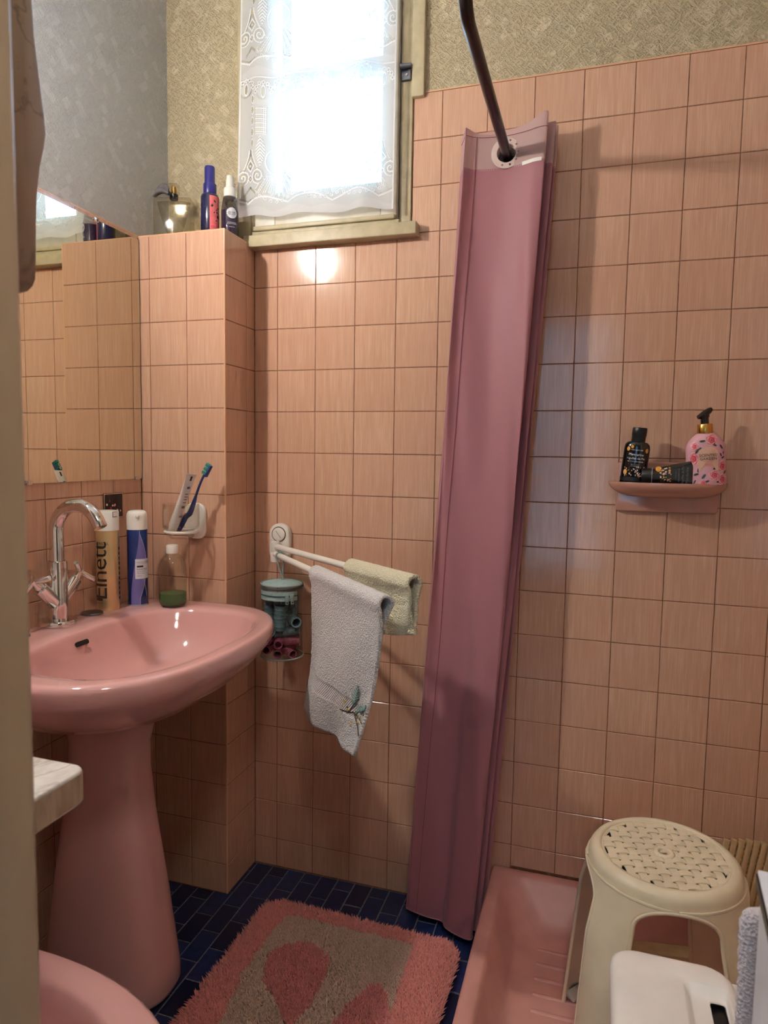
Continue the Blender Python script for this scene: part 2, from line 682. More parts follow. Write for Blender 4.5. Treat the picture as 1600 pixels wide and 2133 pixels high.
def text2d(s, size, sx=1.0, spacing=1.0, bold=0.0):
    """Flat lettering mesh, centred on the origin, in the xy plane."""
    cu = bpy.data.curves.new('lettering', 'FONT')
    cu.body = s
    cu.size = size
    cu.align_x = 'CENTER'
    cu.align_y = 'CENTER'
    cu.space_character = spacing
    cu.resolution_u = 2
    cu.offset = bold
    o = bpy.data.objects.new('lettering', cu)
    COL.objects.link(o)
    me = bpy.data.meshes.new_from_object(o.evaluated_get(bpy.context.evaluated_depsgraph_get()))
    if size > 0.0055:       # cut into small pieces so lettering can follow curved surfaces
        bm = bmesh.new()
        bm.from_mesh(me)
        xs_ = [p.co.x for p in bm.verts]
        ys_ = [p.co.y for p in bm.verts]
        stp = 0.0035
        for ax_, lo, hi in ((0, min(xs_), max(xs_)), (1, min(ys_), max(ys_))):
            k_ = lo + stp
            while k_ < hi:
                co = (k_, 0, 0) if ax_ == 0 else (0, k_, 0)
                no = (1, 0, 0) if ax_ == 0 else (0, 1, 0)
                bmesh.ops.bisect_plane(bm, geom=list(bm.verts) + list(bm.edges) + list(bm.faces), plane_co=co, plane_no=no)
                k_ += stp
        bm.to_mesh(me)
        bm.free()
    v = [(p.co.x * sx, p.co.y) for p in me.vertices]
    f = [tuple(q.vertices) for q in me.polygons]
    bpy.data.objects.remove(o)
    bpy.data.curves.remove(cu)
    bpy.data.meshes.remove(me)
    return v, f


def on_cyl(vf, r, a0, z0, vertical=False, off=0.0004):
    v, f = vf
    out = []
    for x, y in v:
        if vertical:
            a, z = a0 - y / r, z0 + x
        else:
            a, z = a0 + x / r, z0 + y
        out.append(((r + off) * math.cos(a), (r + off) * math.sin(a), z))
    return out, f


def cyl_patch(r, a0, a1, z0, z1, off=0.0003, n=14, m=10):
    """Curved patch; a0, a1 may be functions of z."""
    g = []
    for i in range(m + 1):
        z = z0 + (z1 - z0) * i / m
        A = a0(z) if callable(a0) else a0
        B = a1(z) if callable(a1) else a1
        rr = r(z) if callable(r) else r
        g.append([((rr + off) * math.cos(A + (B - A) * j / n), (rr + off) * math.sin(A + (B - A) * j / n), z) for j in range(n + 1)])
    return loft(g, False, False, closed=False)


def disc2d(r, n=14, cx=0, cy=0, sx=1, sy=1, rot=0):
    v = [(cx, cy)]
    for j in range(n):
        a = 2 * PI * j / n
        x, y = r * sx * math.cos(a), r * sy * math.sin(a)
        v.append((cx + x * math.cos(rot) - y * math.sin(rot), cy + x * math.sin(rot) + y * math.cos(rot)))
    return v, [(0, 1 + j, 1 + (j + 1) % n) for j in range(n)]


def rect2d(x0, x1, y0, y1, nx=1, ny=1):
    v = [(x0 + (x1 - x0) * i / nx, y0 + (y1 - y0) * j / ny) for j in range(ny + 1) for i in range(nx + 1)]
    f = [(j * (nx + 1) + i, j * (nx + 1) + i + 1, (j + 1) * (nx + 1) + i + 1, (j + 1) * (nx + 1) + i) for j in range(ny) for i in range(nx)]
    return v, f


def on_oval(vf, rx, ry, z0, off=0.0004, cx=0):
    """Wrap flat print onto the -y front of an oval bottle; ry/rx may be functions of z."""
    v, f = vf
    out = []
    for x, y in v:
        z = z0 + y
        ax = rx(z) if callable(rx) else rx
        ay = ry(z) if callable(ry) else ry
        a = max(-1.45, min(1.45, (x + cx) / ax))
        out.append(((ax + off) * math.sin(a), -(ay + off) * math.cos(a), z))
    return out, f


# ------------------------------------------------------------------ room shell
P = 0.11
ZT = 18.755 * P            # top of the wall tiles
ROW = [ZT - P * k for k in range(19)]
XL = -0.32                 # tiled face of the left wall
CX, CY, CZ = -0.068, -0.155, ROW[3]    # corner pier: right face, front face, top
XR = 1.32
CEIL = 2.55

_tm = {}


def tile_mesh(w, h, horiz=False):
    key = (round(w, 4), round(h, 4), horiz)
    if key not in _tm:
        b, d = 0.0011, 0.004
        a, c = w / 2, h / 2
        rings = []
        for ins, y in ((0, d), (0, 0.0009), (b, 0)):
            rings.append([(-a + ins, y, -c + ins), (a - ins, y, -c + ins), (a - ins, y, c - ins), (-a + ins, y, c - ins)])
        v, f = loft(rings, False, True)
        if horiz:       # lie flat, face up
            v = [(x, z, -y) for x, y, z in v]
        me = bpy.data.meshes.new('tile')
        me.from_pydata(v, [], f)
        me.update()
        me.materials.append(MATS['floor_tile' if horiz else 'tile_glaze'])
        _tm[key] = me
    return _tm[key]


def tile(parent, w, h, loc, rotz=0.0, horiz=False):
    j = 0.0016 if not horiz else 0.0026
    o = bpy.data.objects.new('tile', tile_mesh(w - j, h - j, horiz))
    o.location = loc
    k = 0.0022 if not horiz else 0.004
    o.rotation_euler = (random.gauss(0, k), random.gauss(0, 0.0006), rotz + random.gauss(0, k)) if not horiz else (random.gauss(0, k), random.gauss(0, k), 0)
    o.parent = parent
    COL.objects.link(o)
    return o


# back wall with the window opening
WX0, WX1, WZ0, WZ1 = -0.065, 0.335, 1.765, 2.50
GY = 0.0013
b = M()
b.add(box(XL - 0.25, WX0, GY, 0.22, -0.2, CEIL)).add(box(WX1, XR + 0.25, GY, 0.22, -0.2, CEIL))
b.add(box(WX0, WX1, GY, 0.22, -0.2, WZ0)).add(box(WX0, WX1, GY, 0.22, WZ1, CEIL))
wall_back = struct(b.build('wall_back', 'grout', None, 0))
for r in range(19):
    z1 = ROW[r]
    z0 = ROW[r + 1] if r < 18 else 0.002
    zc, h = (z0 + z1) / 2, z1 - z0
    xs = [CX] + [P * k for k in range(13)]
    if r < 3:
        xs = [0.367] + [P * k for k in range(4, 13)]
    for x0, x1 in zip(xs, xs[1:]):
        if x0 > 0.62 and z1 < 0.14:
            continue
        zz0 = max(z0, 0.137) if x0 > 0.62 else z0
        tile(wall_back, x1 - x0, z1 - zz0, ((x0 + x1) / 2, 0, (z1 + zz0) / 2))
b = M().add(box(0.392, XR, 0.0006, GY + 0.001, ZT + 0.002, CEIL))
b.add(box(-0.36, -0.108, 0.0006, GY + 0.001, CZ, CEIL))
b.build('wallpaper', 'wallpaper_back', wall_back, 0)
mk('tile_bead', box(0.392, XR, -0.0012, 0.001, ZT - 0.0005, ZT + 0.003), 'tile_edge', wall_back, 0)

# left wall
wall_left = struct(mk('wall_left', box(XL - 0.25, XL - GY, -1.4, 0.1, -0.2, CZ), 'grout', None, 0))
for r in range(3, 19):
    z1 = ROW[r]
    z0 = ROW[r + 1] if r < 18 else 0.002
    for k in range(10):
        y1 = CY - P * k
        tile(wall_left, P, z1 - z0, (XL, y1 - P / 2, (z0 + z1) / 2), PI / 2)
mk('wallpaper', box(XL - 0.25, XL - 0.015, -1.4, 0.1, CZ, CEIL), 'wallpaper_left', wall_left, 0)
mk('tile_bead', box(XL - 0.015, XL - 0.0005, -1.25, 0.0, CZ - 0.001, CZ + 0.002), 'tile_edge', wall_left, 0)

# corner pier
pier = struct(mk('wall_pier', box(XL - 0.01, CX - GY, CY + GY, 0.01, 0, CZ - 0.0015), 'grout', None, 0))
for r in range(3, 19):
    z1 = ROW[r]
    z0 = ROW[r + 1] if r < 18 else 0.002
    for x0, x1 in ((CX - P, CX), (CX - 2 * P, CX - P), (XL, CX - 2 * P)):
        tile(pier, x1 - x0, z1 - z0, ((x0 + x1) / 2, CY, (z0 + z1) / 2))
    for y0, y1 in ((CY, CY + P), (CY + P, 0)):
        tile(pier, y1 - y0, z1 - z0, (CX, (y0 + y1) / 2, (z0 + z1) / 2), PI / 2)
for x0, x1 in ((CX - P, CX), (CX - 2 * P, CX - P), (XL - 0.015, CX - 2 * P)):
    for y0, y1 in ((CY, CY + P), (CY + P, 0)):
        mk('top_tile', box(x0 + 0.0008, x1 - 0.0008, y0 + 0.0008, y1 - 0.0008, CZ - 0.004, CZ), 'tile_edge', pier, 0)
mk('corner_bead', tube([(CX - 0.002, CY + 0.002, 0.003), (CX - 0.002, CY + 0.002, CZ - 0.001)], 0.0026, 10), 'tile_edge', pier)
mk('top_bead', tube([(XL, CY + 0.002, CZ - 0.002), (CX - 0.002, CY + 0.002, CZ - 0.002), (CX - 0.002, 0, CZ - 0.002)], 0.0025, 10), 'tile_edge', pier)

# right wall, front wall with the doorway, ceiling, floor
wall_right = struct(mk('wall_right', box(XR, XR + 0.2, -1.4, 0.1, -0.2, CEIL), 'plaster', None, 0))
for r in range(19):
    z1 = ROW[r]
    z0 = max(ROW[r + 1] if r < 18 else 0.0, 0.137)
    if z1 < 0.15:
        continue
    for k in range(7):
        tile(wall_right, P, z1 - z0, (XR - 0.0012, -P * k - P / 2, (z0 + z1) / 2), -PI / 2)
mk('grout_bed', box(XR - 0.0002, XR + 0.01, -0.77, 0, 0.0, ZT), 'grout', wall_right, 0)
DX0, DX1 = 0.44, 1.26
b = M().add(box(XL - 0.25, DX0 - 0.03, -1.40, -1.305, -0.2, CEIL)).add(box(DX1 + 0.03, XR + 0.2, -1.40, -1.305, -0.2, CEIL))
b.add(box(DX0 - 0.03, DX1 + 0.03, -1.40, -1.305, 2.08, CEIL))
wall_front = struct(b.build('wall_front', 'plaster', None, 0))
frame = struct(bpy.data.objects.new('door_1', None))
COL.objects.link(frame)
mk('jamb', rbox(DX0 - 0.05, DX0 + 0.0125, -1.415, -1.300, 0, 2.05, 0.008, 4), 'jamb_paint', frame)
mk('jamb', rbox(DX1 - 0.012, DX1 + 0.05, -1.415, -1.300, 0, 2.05, 0.010, 4), 'jamb_paint', frame)
mk('lintel', rbox(DX0 - 0.05, DX1 + 0.05, -1.415, -1.300, 2.04, 2.10, 0.008, 3), 'jamb_paint', frame)

ceiling = struct(mk('ceiling', box(XL - 0.25, XR + 0.2, -1.4, 0.2, CEIL, CEIL + 0.1), 'plaster', None, 0))
floor = struct(mk('floor', box(XL - 0.02, XR + 0.02, -1.41, 0.02, -0.2, -0.0012), 'floor_grout', None, 0))
k = 0
for i in range(-6, 14):
    x0, x1 = -0.0605 + 0.05 * i, -0.0105 + 0.05 * i
    x0, x1 = max(x0, XL), min(x1, 0.62)
    if x1 - x0 < 0.008:
        continue
    off = -0.09 if i % 2 == 0 else -0.04
    ys = [0.0] + [off - 0.1 * m for m in range(13)]
    for y1, y0 in zip(ys, ys[1:]):
        if y0 < -1.28 or (x1 <= CX + 0.001 and y1 <= 0 and y0 > CY + 0.03):
            continue
        tile(floor, x1 - x0, y1 - y0, ((x0 + x1) / 2, (y0 + y1) / 2, 0), 0, True)

# hall behind the doorway, with a tall glazed door letting daylight in
b = M().add(box(-0.9, 2.4, -3.8, -1.40, -0.2, -0.001))
hall_floor = struct(b.build('floor_hall', 'hall_floor', None, 0))
b = M().add(box(-1.0, -0.9, -3.8, -1.4, -0.2, CEIL)).add(box(2.4, 2.5, -3.8, -1.4, -0.2, CEIL))
b.add(box(-0.9, 0.30, -3.7, -3.6, -0.2, CEIL)).add(box(0.95, 2.4, -3.7, -3.6, -0.2, CEIL))
b.add(box(0.30, 0.95, -3.7, -3.6, 2.2, CEIL)).add(box(0.30, 0.95, -3.7, -3.6, -0.2, 0.3))
b.add(box(-0.9, XL - 0.25, -1.41, -1.39, -0.2, CEIL)).add(box(XR + 0.2, 2.4, -1.41, -1.39, -0.2, CEIL))
hall = struct(b.build('wall_hall', 'hall_paint', None, 0))
struct(mk('ceiling_hall', box(-1, 2.5, -3.8, -1.4, CEIL, CEIL + 0.1), 'plaster', None, 0))
gd = struct(bpy.data.objects.new('window_2', None))
COL.objects.link(gd)
mk('pane', box(0.34, 0.91, -3.655, -3.65, 0.34, 2.16), 'hall_glass', gd, 0)
b = M()
for q in ((0.30, 0.34, 0.3, 2.2), (0.91, 0.95, 0.3, 2.2)):
    b.add(box(q[0], q[1], -3.68, -3.62, q[2], q[3]))
for q in (0.3, 1.2, 2.16):
    b.add(box(0.34, 0.91, -3.68, -3.62, q, q + 0.04))
b.build('window_frame', 'sash_paint', gd, 0)

hl = thing('hall_fill_lamp', 'added unseen opal ceiling lamp in the hall, fill light for the lower room', 'lamp', (1.0, -1.85, CEIL))  # lamp added to brighten the door jamb and the lower room
mk('lamp_base', lathe([(0.0001, -0.03), (0.06, -0.03), (0.07, 0), (0.0001, 0)], 24), 'white_plastic', hl)
mk('lamp_globe', sphere((0, 0, -0.13), 0.11, 24, 14), 'fill_globe_glow', hl)

# ------------------------------------------------------------------ window
win = struct(bpy.data.objects.new('window_1', None))
COL.objects.link(win)
mk('casing', rbox(-0.110, -0.072, -0.016, 0.06, 1.754, 2.53, 0.003), 'window_paint', win)
mk('casing', rbox(0.365, 0.396, -0.014, 0.004, ZT - 0.012, 2.53, 0.003), 'window_paint', win)
mk('frame_jamb', rbox(0.336, 0.366, -0.006, 0.10, 1.752, 2.53, 0.002), 'window_paint', win)
mk('frame_jamb', rbox(-0.075, -0.058, -0.010, 0.10, 1.752, 2.53, 0.002), 'window_paint', win)
mk('sill', rbox(-0.084, 0.388, -0.034, 0.06, 1.721, 1.752, 0.003), 'window_paint', win)
mk('sill_moulding', rbox(-0.066, 0.340, -0.020, 0.06, 1.752, 1.764, 0.002), 'window_paint', win)
mk('drip_rail', rbox(-0.060, 0.330, -0.026, 0.0, 1.764, 1.776, 0.003), 'window_paint', win)
sash = mk('sash', rbox(-0.056, 0.002, -0.020, 0.025, 1.772, 2.50, 0.003), 'sash_paint', win)
mk('sash_stile', rbox(0.292, 0.333, -0.020, 0.025, 1.772, 2.50, 0.003), 'sash_paint', win)
mk('sash_rail', rbox(0.002, 0.292, -0.020, 0.025, 1.772, 1.858, 0.003), 'sash_paint', win)
mk('sash_rail', rbox(0.002, 0.292, -0.020, 0.025, 2.44, 2.50, 0.003), 'sash_paint', win)
mk('glazing_bar', rbox(0.002, 0.292, -0.016, 0.020, 2.125, 2.158, 0.003), 'sash_paint', win)
mk('pane', box(0.002, 0.292, 0.004, 0.007, 1.858, 2.125), 'window_glass', win, 0)
mk('pane', box(0.002, 0.292, 0.004, 0.007, 2.158, 2.44), 'window_glass', win, 0)
hg = mk('hinge', rbox(0.338, 0.362, -0.014, -0.004, 2.092, 2.118, 0.002), 'dull_steel', win)
mk('hinge_pin', tube([(0.336, -0.02, 2.122), (0.364, -0.016, 2.122)], 0.0062, 12), 'dull_steel', hg)
mk('screw', sphere((0.352, -0.015, 2.104), 0.004, 10, 6, 1, 0.5, 1), 'chrome', hg)


# lace curtain: a real net, thread density evaluated from the motif
def lace_density(U, V):
    """U across (0 left .. 0.43), V up from the hem, metres."""
    D = 0.56 + 0.14 * np.sin(U * 2 * PI / 0.0042 + 3 * np.sin(V * 90)) * np.sin(V * 2 * PI / 0.0032)
    per = 0.345
    v = np.mod(V, per)

    def line(dist, w, d):
        nonlocal D
        D = np.where(np.abs(dist) < w, d, D)

    def fill(mask, d):
        nonlocal D
        D = np.where(mask, d, D)
    # seam and wavy hem of each tier
    hem = 0.012 + 0.010 * np.abs(np.sin(U * PI / 0.105))
    fill(v < hem, 0.62)
    sc = 0.030 + 0.018 * np.abs(np.sin((U - 0.03) * PI / 0.12))
    line(v - sc, 0.0022, 0.97)
    line(v - sc - 0.006, 0.0012, 0.12)
    # fans of radiating tapered drops above the scallops
    for cx in (0.115, 0.235, 0.345):
        dx, dy = U - cx, v - 0.135
        a = np.arctan2(dx, -dy)
        r = np.hypot(dx, dy)
        inz = (np.abs(a) < 0.72) & (r > 0.035) & (r < 0.095) & (v > sc + 0.008)
        k = np.mod(a / 0.165 + 0.5, 1.0) - 0.5
        w = 0.14 + 0.22 * (r - 0.035) / 0.06
        fill(inz & (np.abs(k) < w), 0.22)
        fill(inz & (np.abs(np.abs(k) - w) < 0.06), 0.97)
        line(r - 0.032, 0.0016, 0.95)
        for q in range(-4, 5):
            aa = q * 0.165
            rr = np.hypot(dx - 0.098 * math.sin(aa), dy + 0.098 * math.cos(aa))
            fill(rr < 0.0042, 0.97)
            fill(rr < 0.0018, 0.08)
    # ogee with diamond and scrolls near both sides
    for cx in (0.037, 0.395):
        dx = U - cx
        t_ = np.clip((0.165 - v) / 0.075, 0, 1)
        half = 0.040 * t_ ** 1.7
        og = (v > 0.09) & (v < 0.165)
        fill(og & (np.abs(np.abs(dx) - half) < 0.0022), 0.10)
        fill(og & (np.abs(np.abs(dx) - half - 0.0042) < 0.0022), 0.97)
        for cy, s in ((0.124, 0.011), (0.092, 0.007)):
            d1 = np.abs(dx) / s + np.abs(v - cy) / (s * 1.25)
            fill(d1 < 1.25, 0.96)
            fill(d1 < 0.8, 0.12)
            fill(d1 < 0.35, 0.9)
        for sg in (-1, 1):
            ex, ey = dx - sg * 0.024, v - 0.098
            r = np.hypot(ex, ey)
            a = np.arctan2(ey, ex * sg)
            sp = np.mod(r - a * 0.010 / (2 * PI), 0.010)
            fill((r < 0.020) & (sp < 0.004), 0.97)
            fill((r < 0.020) & (sp > 0.0065), 0.14)
        fill((np.abs(dx) < 0.02) & (np.abs(v - 0.07 + np.abs(dx) * 0.9) < 0.003), 0.10)
    # chains of oval eyelets
    for cx in (0.042, 0.118, 0.195, 0.285, 0.388):
        k = np.mod(v - 0.005, 0.027) - 0.0135
        e = np.hypot((U - cx) / 0.0030, k / 0.0085)
        z = (v > 0.172) & (v < 0.305)
        fill(z & (e < 1.45), 0.96)
        fill(z & (e < 0.95), 0.03)
    # medallions in a row under the seam, each with a beaded arch
    for i in range(8):
        cx, cy = 0.02 + i * 0.054, 0.317 - 0.012 * (i % 2)
        dx, dy = U - cx, v - cy
        r = np.hypot(dx, dy)
        fill(r < 0.0185, 0.66)
        line(r - 0.0185, 0.0014, 0.10)
        for q in range(7):
            aa = PI * q / 6
            rr = np.hypot(dx - 0.0225 * math.cos(aa), dy - 0.0225 * math.sin(aa))
            fill(rr < 0.0052, 0.95)
            fill(rr < 0.0026, 0.25)
        e = np.hypot(dx / 0.0042, dy / 0.011)
        fill(e < 1.5, 0.97)
        fill(e < 1.0, 0.02)
    # grid filling and feathered leaf along the left, mesh patches inside
    for cx in (0.068, 0.36):
        z = (np.abs(U - cx) < 0.016) & (v > 0.20) & (v < 0.27)
        gx = np.mod(U, 0.0052) < 0.0030
        gy = np.mod(v, 0.0052) < 0.0030
        fill(z, 0.95)
        fill(z & gx & gy, 0.05)
        lf = (np.abs(U - cx) < 0.014 * np.sin(np.clip((v - 0.12) / 0.08, 0, 1) * PI)) & (v > 0.12) & (v < 0.20)
        fill(lf, 0.92)
        fill(lf & (np.mod(v + np.abs(U - cx) * 0.9, 0.008) < 0.0024), 0.15)
    line(v - 0.340, 0.0016, 0.97)
    fill((U < 0.004) | (U > 0.426), 0.9)
    return np.clip(D, 0, 1)


nu, nv = 330, 440
us = np.linspace(0, 0.43, nu)
vs = np.linspace(0, 0.66, nv)
U, V = np.meshgrid(us, vs)
D = lace_density(U, V)
X = -0.098 + U * (1.0 - 0.03 * V) + 0.012 * V / 0.66
Y = -0.042 + 0.006 * np.sin(U * 31 + 1) * (0.4 + V) + 0.004 * np.sin(U * 67 + V * 3) - 0.004 * (D > 0.8) * 0.2
Z = 1.797 + V - 0.012 * (U / 0.43) + 0.004 * np.sin(U * 40)
me = bpy.data.meshes.new('lace_net')
verts = np.stack([X, Y, Z], -1).reshape(-1, 3)
idx = np.arange(nu * nv).reshape(nv, nu)
quads = np.stack([idx[:-1, :-1], idx[:-1, 1:], idx[1:, 1:], idx[1:, :-1]], -1).reshape(-1, 4)
me.vertices.add(len(verts))
me.vertices.foreach_set('co', verts.ravel())
me.loops.add(quads.size)
me.loops.foreach_set('vertex_index', quads.ravel())
me.polygons.add(len(quads))
me.polygons.foreach_set('loop_start', np.arange(0, quads.size, 4))
me.update(calc_edges=True)
at = me.attributes.new('weave', 'FLOAT', 'POINT')
at.data.foreach_set('value', D.ravel().astype(np.float32))
lace = thing('lace_curtain', 'white lace net curtain hanging over the bright window', 'curtain', (0, 0, 0))
link('net', me, 'lace', lace, 60)
mk('curtain_wire', tube([(-0.10, -0.042, 2.462), (0.34, -0.042, 2.462)], 0.003, 8), 'chrome', lace)

# ------------------------------------------------------------------ mirror and its lamp
mir = thing('wall_mirror', 'frameless rectangular mirror clipped to the tiled wall above the basin', 'mirror', (XL, -0.385, 1.110))
mk('mirror_glass', box(0.0005, 0.0050, -0.225, 0.226, 0, 0.612), 'mirror_silver', mir, 0)
mk('mirror_edge', box(0.0005, 0.0046, 0.2262, 0.2282, -0.001, 0.613), 'teal_dark', mir, 0)
for (y, z) in ((-0.15, -0.003), (0.205, -0.003), (-0.15, 0.607), (0.07, 0.607)):
    mk('clip', rbox(0.0, 0.0085, y - 0.008, y + 0.008, z, z + 0.009, 0.001, 2), 'chrome', mir)

lamp = thing('wall_lamp', 'wall lamp with a bare round bulb mounted above the mirror', 'lamp', (XL - 0.015, -0.875, 1.957))
mk('mount', lathe([(0.0001, 0), (0.04, 0), (0.04, 0.012), (0.03, 0.02), (0.0001, 0.02)], 24), 'white_plastic', lamp, xf=R('Y', 90))
mk('arm', tube([(0.010, 0, 0), (0.014, 0, -0.006), (0.024, 0, -0.012)], 0.009, 10), 'chrome', lamp)
bulb = mk('bulb', sphere((0.072, 0, -0.012), 0.034, 20, 12, 1.15, 1, 1), 'bulb_glow', lamp)
mk('reflector', lathe([(0.022, 0.0), (0.045, 0.012), (0.064, 0.032), (0.075, 0.050), (0.0765, 0.050), (0.066, 0.030), (0.047, 0.010), (0.023, -0.002)], 40, False, False), 'white_plastic', lamp, 60, T(0.021, 0, -0.012) @ R('Y', 90))
mk('socket', lathe([(0.0001, 0), (0.02, 0), (0.018, 0.03), (0.0001, 0.03)], 16), 'white_plastic', lamp, xf=T(0.014, 0, -0.012) @ R('Y', 90))

# ------------------------------------------------------------------ washbasin on its pedestal
BY = -0.503
basin = thing('washbasin', 'glossy pink pedestal washbasin in front of the mirror', 'washbasin', (-0.16, BY, 0))
NB = 96


def O_ring(k=1.0, dx=0.0):
    """Outer outline: straight along the wall, bowed at the front (local to the basin origin)."""
    out = []
    for j in range(NB):
        a = 2 * PI * j / NB
        c, s = math.cos(a), math.sin(a)
        p = 2.5 if c > 0 else 7.0
        rx = 0.245 if c > 0 else 0.245
        q = (abs(c) ** p + abs(s) ** p) ** (-1 / p)
        x = -0.073 + rx * q * c * k
        y = 0.331 * q * s * k
        # taper towards the wall
        out.append((max(x, XL + 0.001) + 0.16 + dx, y))
    return out


def I_ring(k=1.0):
    out = []
    for j in range(NB):
        a = 2 * PI * j / NB
        c, s = math.cos(a), math.sin(a)
        p = 2.6 if c > 0 else 2.9
        q = (abs(c) ** p + abs(s) ** p) ** (-1 / p)
        out.append((-0.036 + 0.168 * q * c * k + 0.16, 0.262 * q * s * k - 0.004))
    return out


def P_ring(rx, ry, cx=0.0, p=2.3):
    out = []
    for j in range(NB):
        a = 2 * PI * j / NB
        c, s = math.cos(a), math.sin(a)
        q = (abs(c) ** p + abs(s) ** p) ** (-1 / p)
        out.append((max(cx + rx * q * c, XL + 0.165), ry * q * s))
    return out


def mixr(a, b, t_):
    return [(p[0] * (1 - t_) + q[0] * t_, p[1] * (1 - t_) + q[1] * t_) for p, q in zip(a, b)]


def zr(r, z):
    return [(p[0], p[1], z) for p in r]


Pd = P_ring(0.150, 0.135, -0.005)
rings = [zr(I_ring(0.05), 0.664), zr(I_ring(0.3), 0.667), zr(I_ring(0.52), 0.675), zr(I_ring(0.70), 0.692), zr(I_ring(0.82), 0.716),
         zr(I_ring(0.90), 0.744), zr(I_ring(0.955), 0.772), zr(I_ring(0.985), 0.789), zr(I_ring(1.0), 0.7955), zr(I_ring(1.025), 0.7992),
         zr(mixr(I_ring(1.03), O_ring(0.975), 0.3), 0.8004), zr(mixr(I_ring(1.03), O_ring(0.975), 0.8), 0.8008), zr(O_ring(0.975), 0.8003),
         zr(O_ring(0.992), 0.797), zr(O_ring(1.0), 0.790), zr(O_ring(1.0), 0.779), zr(O_ring(0.988), 0.766),
         zr(mixr(O_ring(0.985), Pd, 0.06), 0.750), zr(mixr(O_ring(0.985), Pd, 0.16), 0.728), zr(mixr(O_ring(0.985), Pd, 0.32), 0.700),
         zr(mixr(O_ring(0.985), Pd, 0.52), 0.674), zr(mixr(O_ring(0.985), Pd, 0.74), 0.654), zr(mixr(O_ring(0.985), Pd, 0.92), 0.640), zr(Pd, 0.630)]
mk('bowl', loft(rings), 'pink_ceramic', basin, 60)
ped = []
for z, rx, ry, cx in ((0.640, 0.138, 0.118, 0.0), (0.620, 0.116, 0.098, 0.0), (0.595, 0.099, 0.085, 0.002), (0.56, 0.089, 0.078, 0.002),
                      (0.50, 0.090, 0.078, 0.0), (0.40, 0.101, 0.086, -0.002), (0.28, 0.119, 0.096, -0.002), (0.15, 0.138, 0.106, -0.002),
                      (0.05, 0.152, 0.113, -0.002), (0.02, 0.155, 0.114, -0.002), (0.008, 0.152, 0.111, -0.002), (0.0, 0.144, 0.104, -0.002)):
    ped.append([(p[0], p[1] + 0.012, p[2]) for p in zr(P_ring(rx, ry - 0.016, cx, 2.6), z)])
mk('pedestal', loft(ped), 'pink_ceramic', basin, 60)
# overflow slot on the back slope of the bowl
sl = [(x, y) for x, y in rrect(-0.019, 0.019, -0.0052, 0.0052, 0.005, 5)]
mk('overflow_slot', loft([[(0, x, y) for x, y in sl], [(0.002, x, y) for x, y in sl]]), 'black', basin, 40,
   xf=T(-0.198 + 0.16 + 0.0035, -0.024, 0.7755) @ R('Y', -24))
for y, nm in ((-0.104, 0), (0.112, 1)):
    mk('hole_cover', lathe([(0.0001, 0), (0.0255, 0), (0.0255, 0.003), (0.0235, 0.0052), (0.0001, 0.0058)], 32), 'dull_steel', basin, xf=T(-0.125, y, 0.8))

# faucet
fx = thing('basin_faucet', 'chrome swan-neck basin faucet with two cross handles', 'faucet', (-0.282, -0.497, 0.8008))
mk('flange', lathe([(0.0001, 0), (0.038, 0), (0.0385, 0.002), (0.0385, 0.010), (0.037, 0.0125), (0.0001, 0.0125)], 40), 'chrome', fx)
mk('body', lathe([(0.0205, 0.0125), (0.0205, 0.138), (0.0195, 0.1405), (0.0160, 0.1415), (0.0158, 0.139)], 40), 'chrome', fx)
sp = [(0, 0, z) for z in (0.135, 0.16, 0.18, 0.2)]
for i in range(0, 23):
    a = math.radians(180 - i * 155 / 22)
    sp.append((0.0575 + 0.0575 * math.cos(a), 0, 0.206 + 0.0575 * math.sin(a)))
d = Vector(sp[-1]) - Vector(sp[-2])
d.normalize()
sp.append(tuple(Vector(sp[-1]) + d * 0.012))
sp.append(tuple(Vector(sp[-1]) + d * 0.0015))
mk('spout', tube(sp, [0.0148] * (len(sp) - 1) + [0.0138], 24), 'chrome', fx)
for sgn in (-1, 1):
    ax = Vector((0, sgn * 0.72, 0.69)).normalized()
    o0 = Vector((0, 0, 0.042))
    h = mk('handle', tube([o0, o0 + ax * 0.070, o0 + ax * 0.0715], [0.0155, 0.0155, 0.014], 20), 'chrome', fx)
    mk('stem', tube([o0 + ax * 0.070, o0 + ax * 0.080, o0 + ax * 0.084, o0 + ax * 0.098], [0.0105, 0.0105, 0.0085, 0.0085], 16), 'chrome', h)
    pv = Vector((1, 0, 0))
    pw = ax.cross(pv)
    c0 = o0 + ax * 0.0925
    for q in range(3):
        a = math.radians((20, 140, 260)[q] + (30 if sgn > 0 else 0))
        dr = pv * math.cos(a) + pw * math.sin(a)
        mk('handle_arm', tube([c0, c0 + dr * 0.036, c0 + dr * 0.0375], [0.0062, 0.0062, 0.005], 12), 'chrome', h)

# ------------------------------------------------------------------ things on the basin ledge
VA = math.radians(-50)      # direction from the basin ledge to the viewer
can = thing('hairspray_can', 'tall gold hairspray can with a white cap behind the faucet', 'aerosol can', (-0.283, -0.335, 0.8006))
rg = 0.0262
mk('can_body', lathe([(0.0001, 0.003), (rg - 0.004, 0.003), (rg - 0.001, 0), (rg, 0.002), (rg, 0.190), (rg - 0.002, 0.194), (0.0001, 0.194)], 40), 'gold_can', can)
mk('cap', lathe([(rg + 0.0004, 0.192), (rg + 0.0004, 0.236), (rg - 0.001, 0.2385), (rg - 0.004, 0.239), (0.0001, 0.2385)], 40), 'cap_white', can)
mk('cap_notch', cyl_patch(rg + 0.0002, VA + 0.45, VA + 0.95, 0.224, 0.2375, 0.0006, 6, 2), 'print_grey', can, 0)
mk('cap_nozzle', cyl_patch(rg + 0.0002, VA + 0.50, VA + 0.95, 0.226, 0.2365, 0.0012, 6, 2), 'cap_white', can, 0)
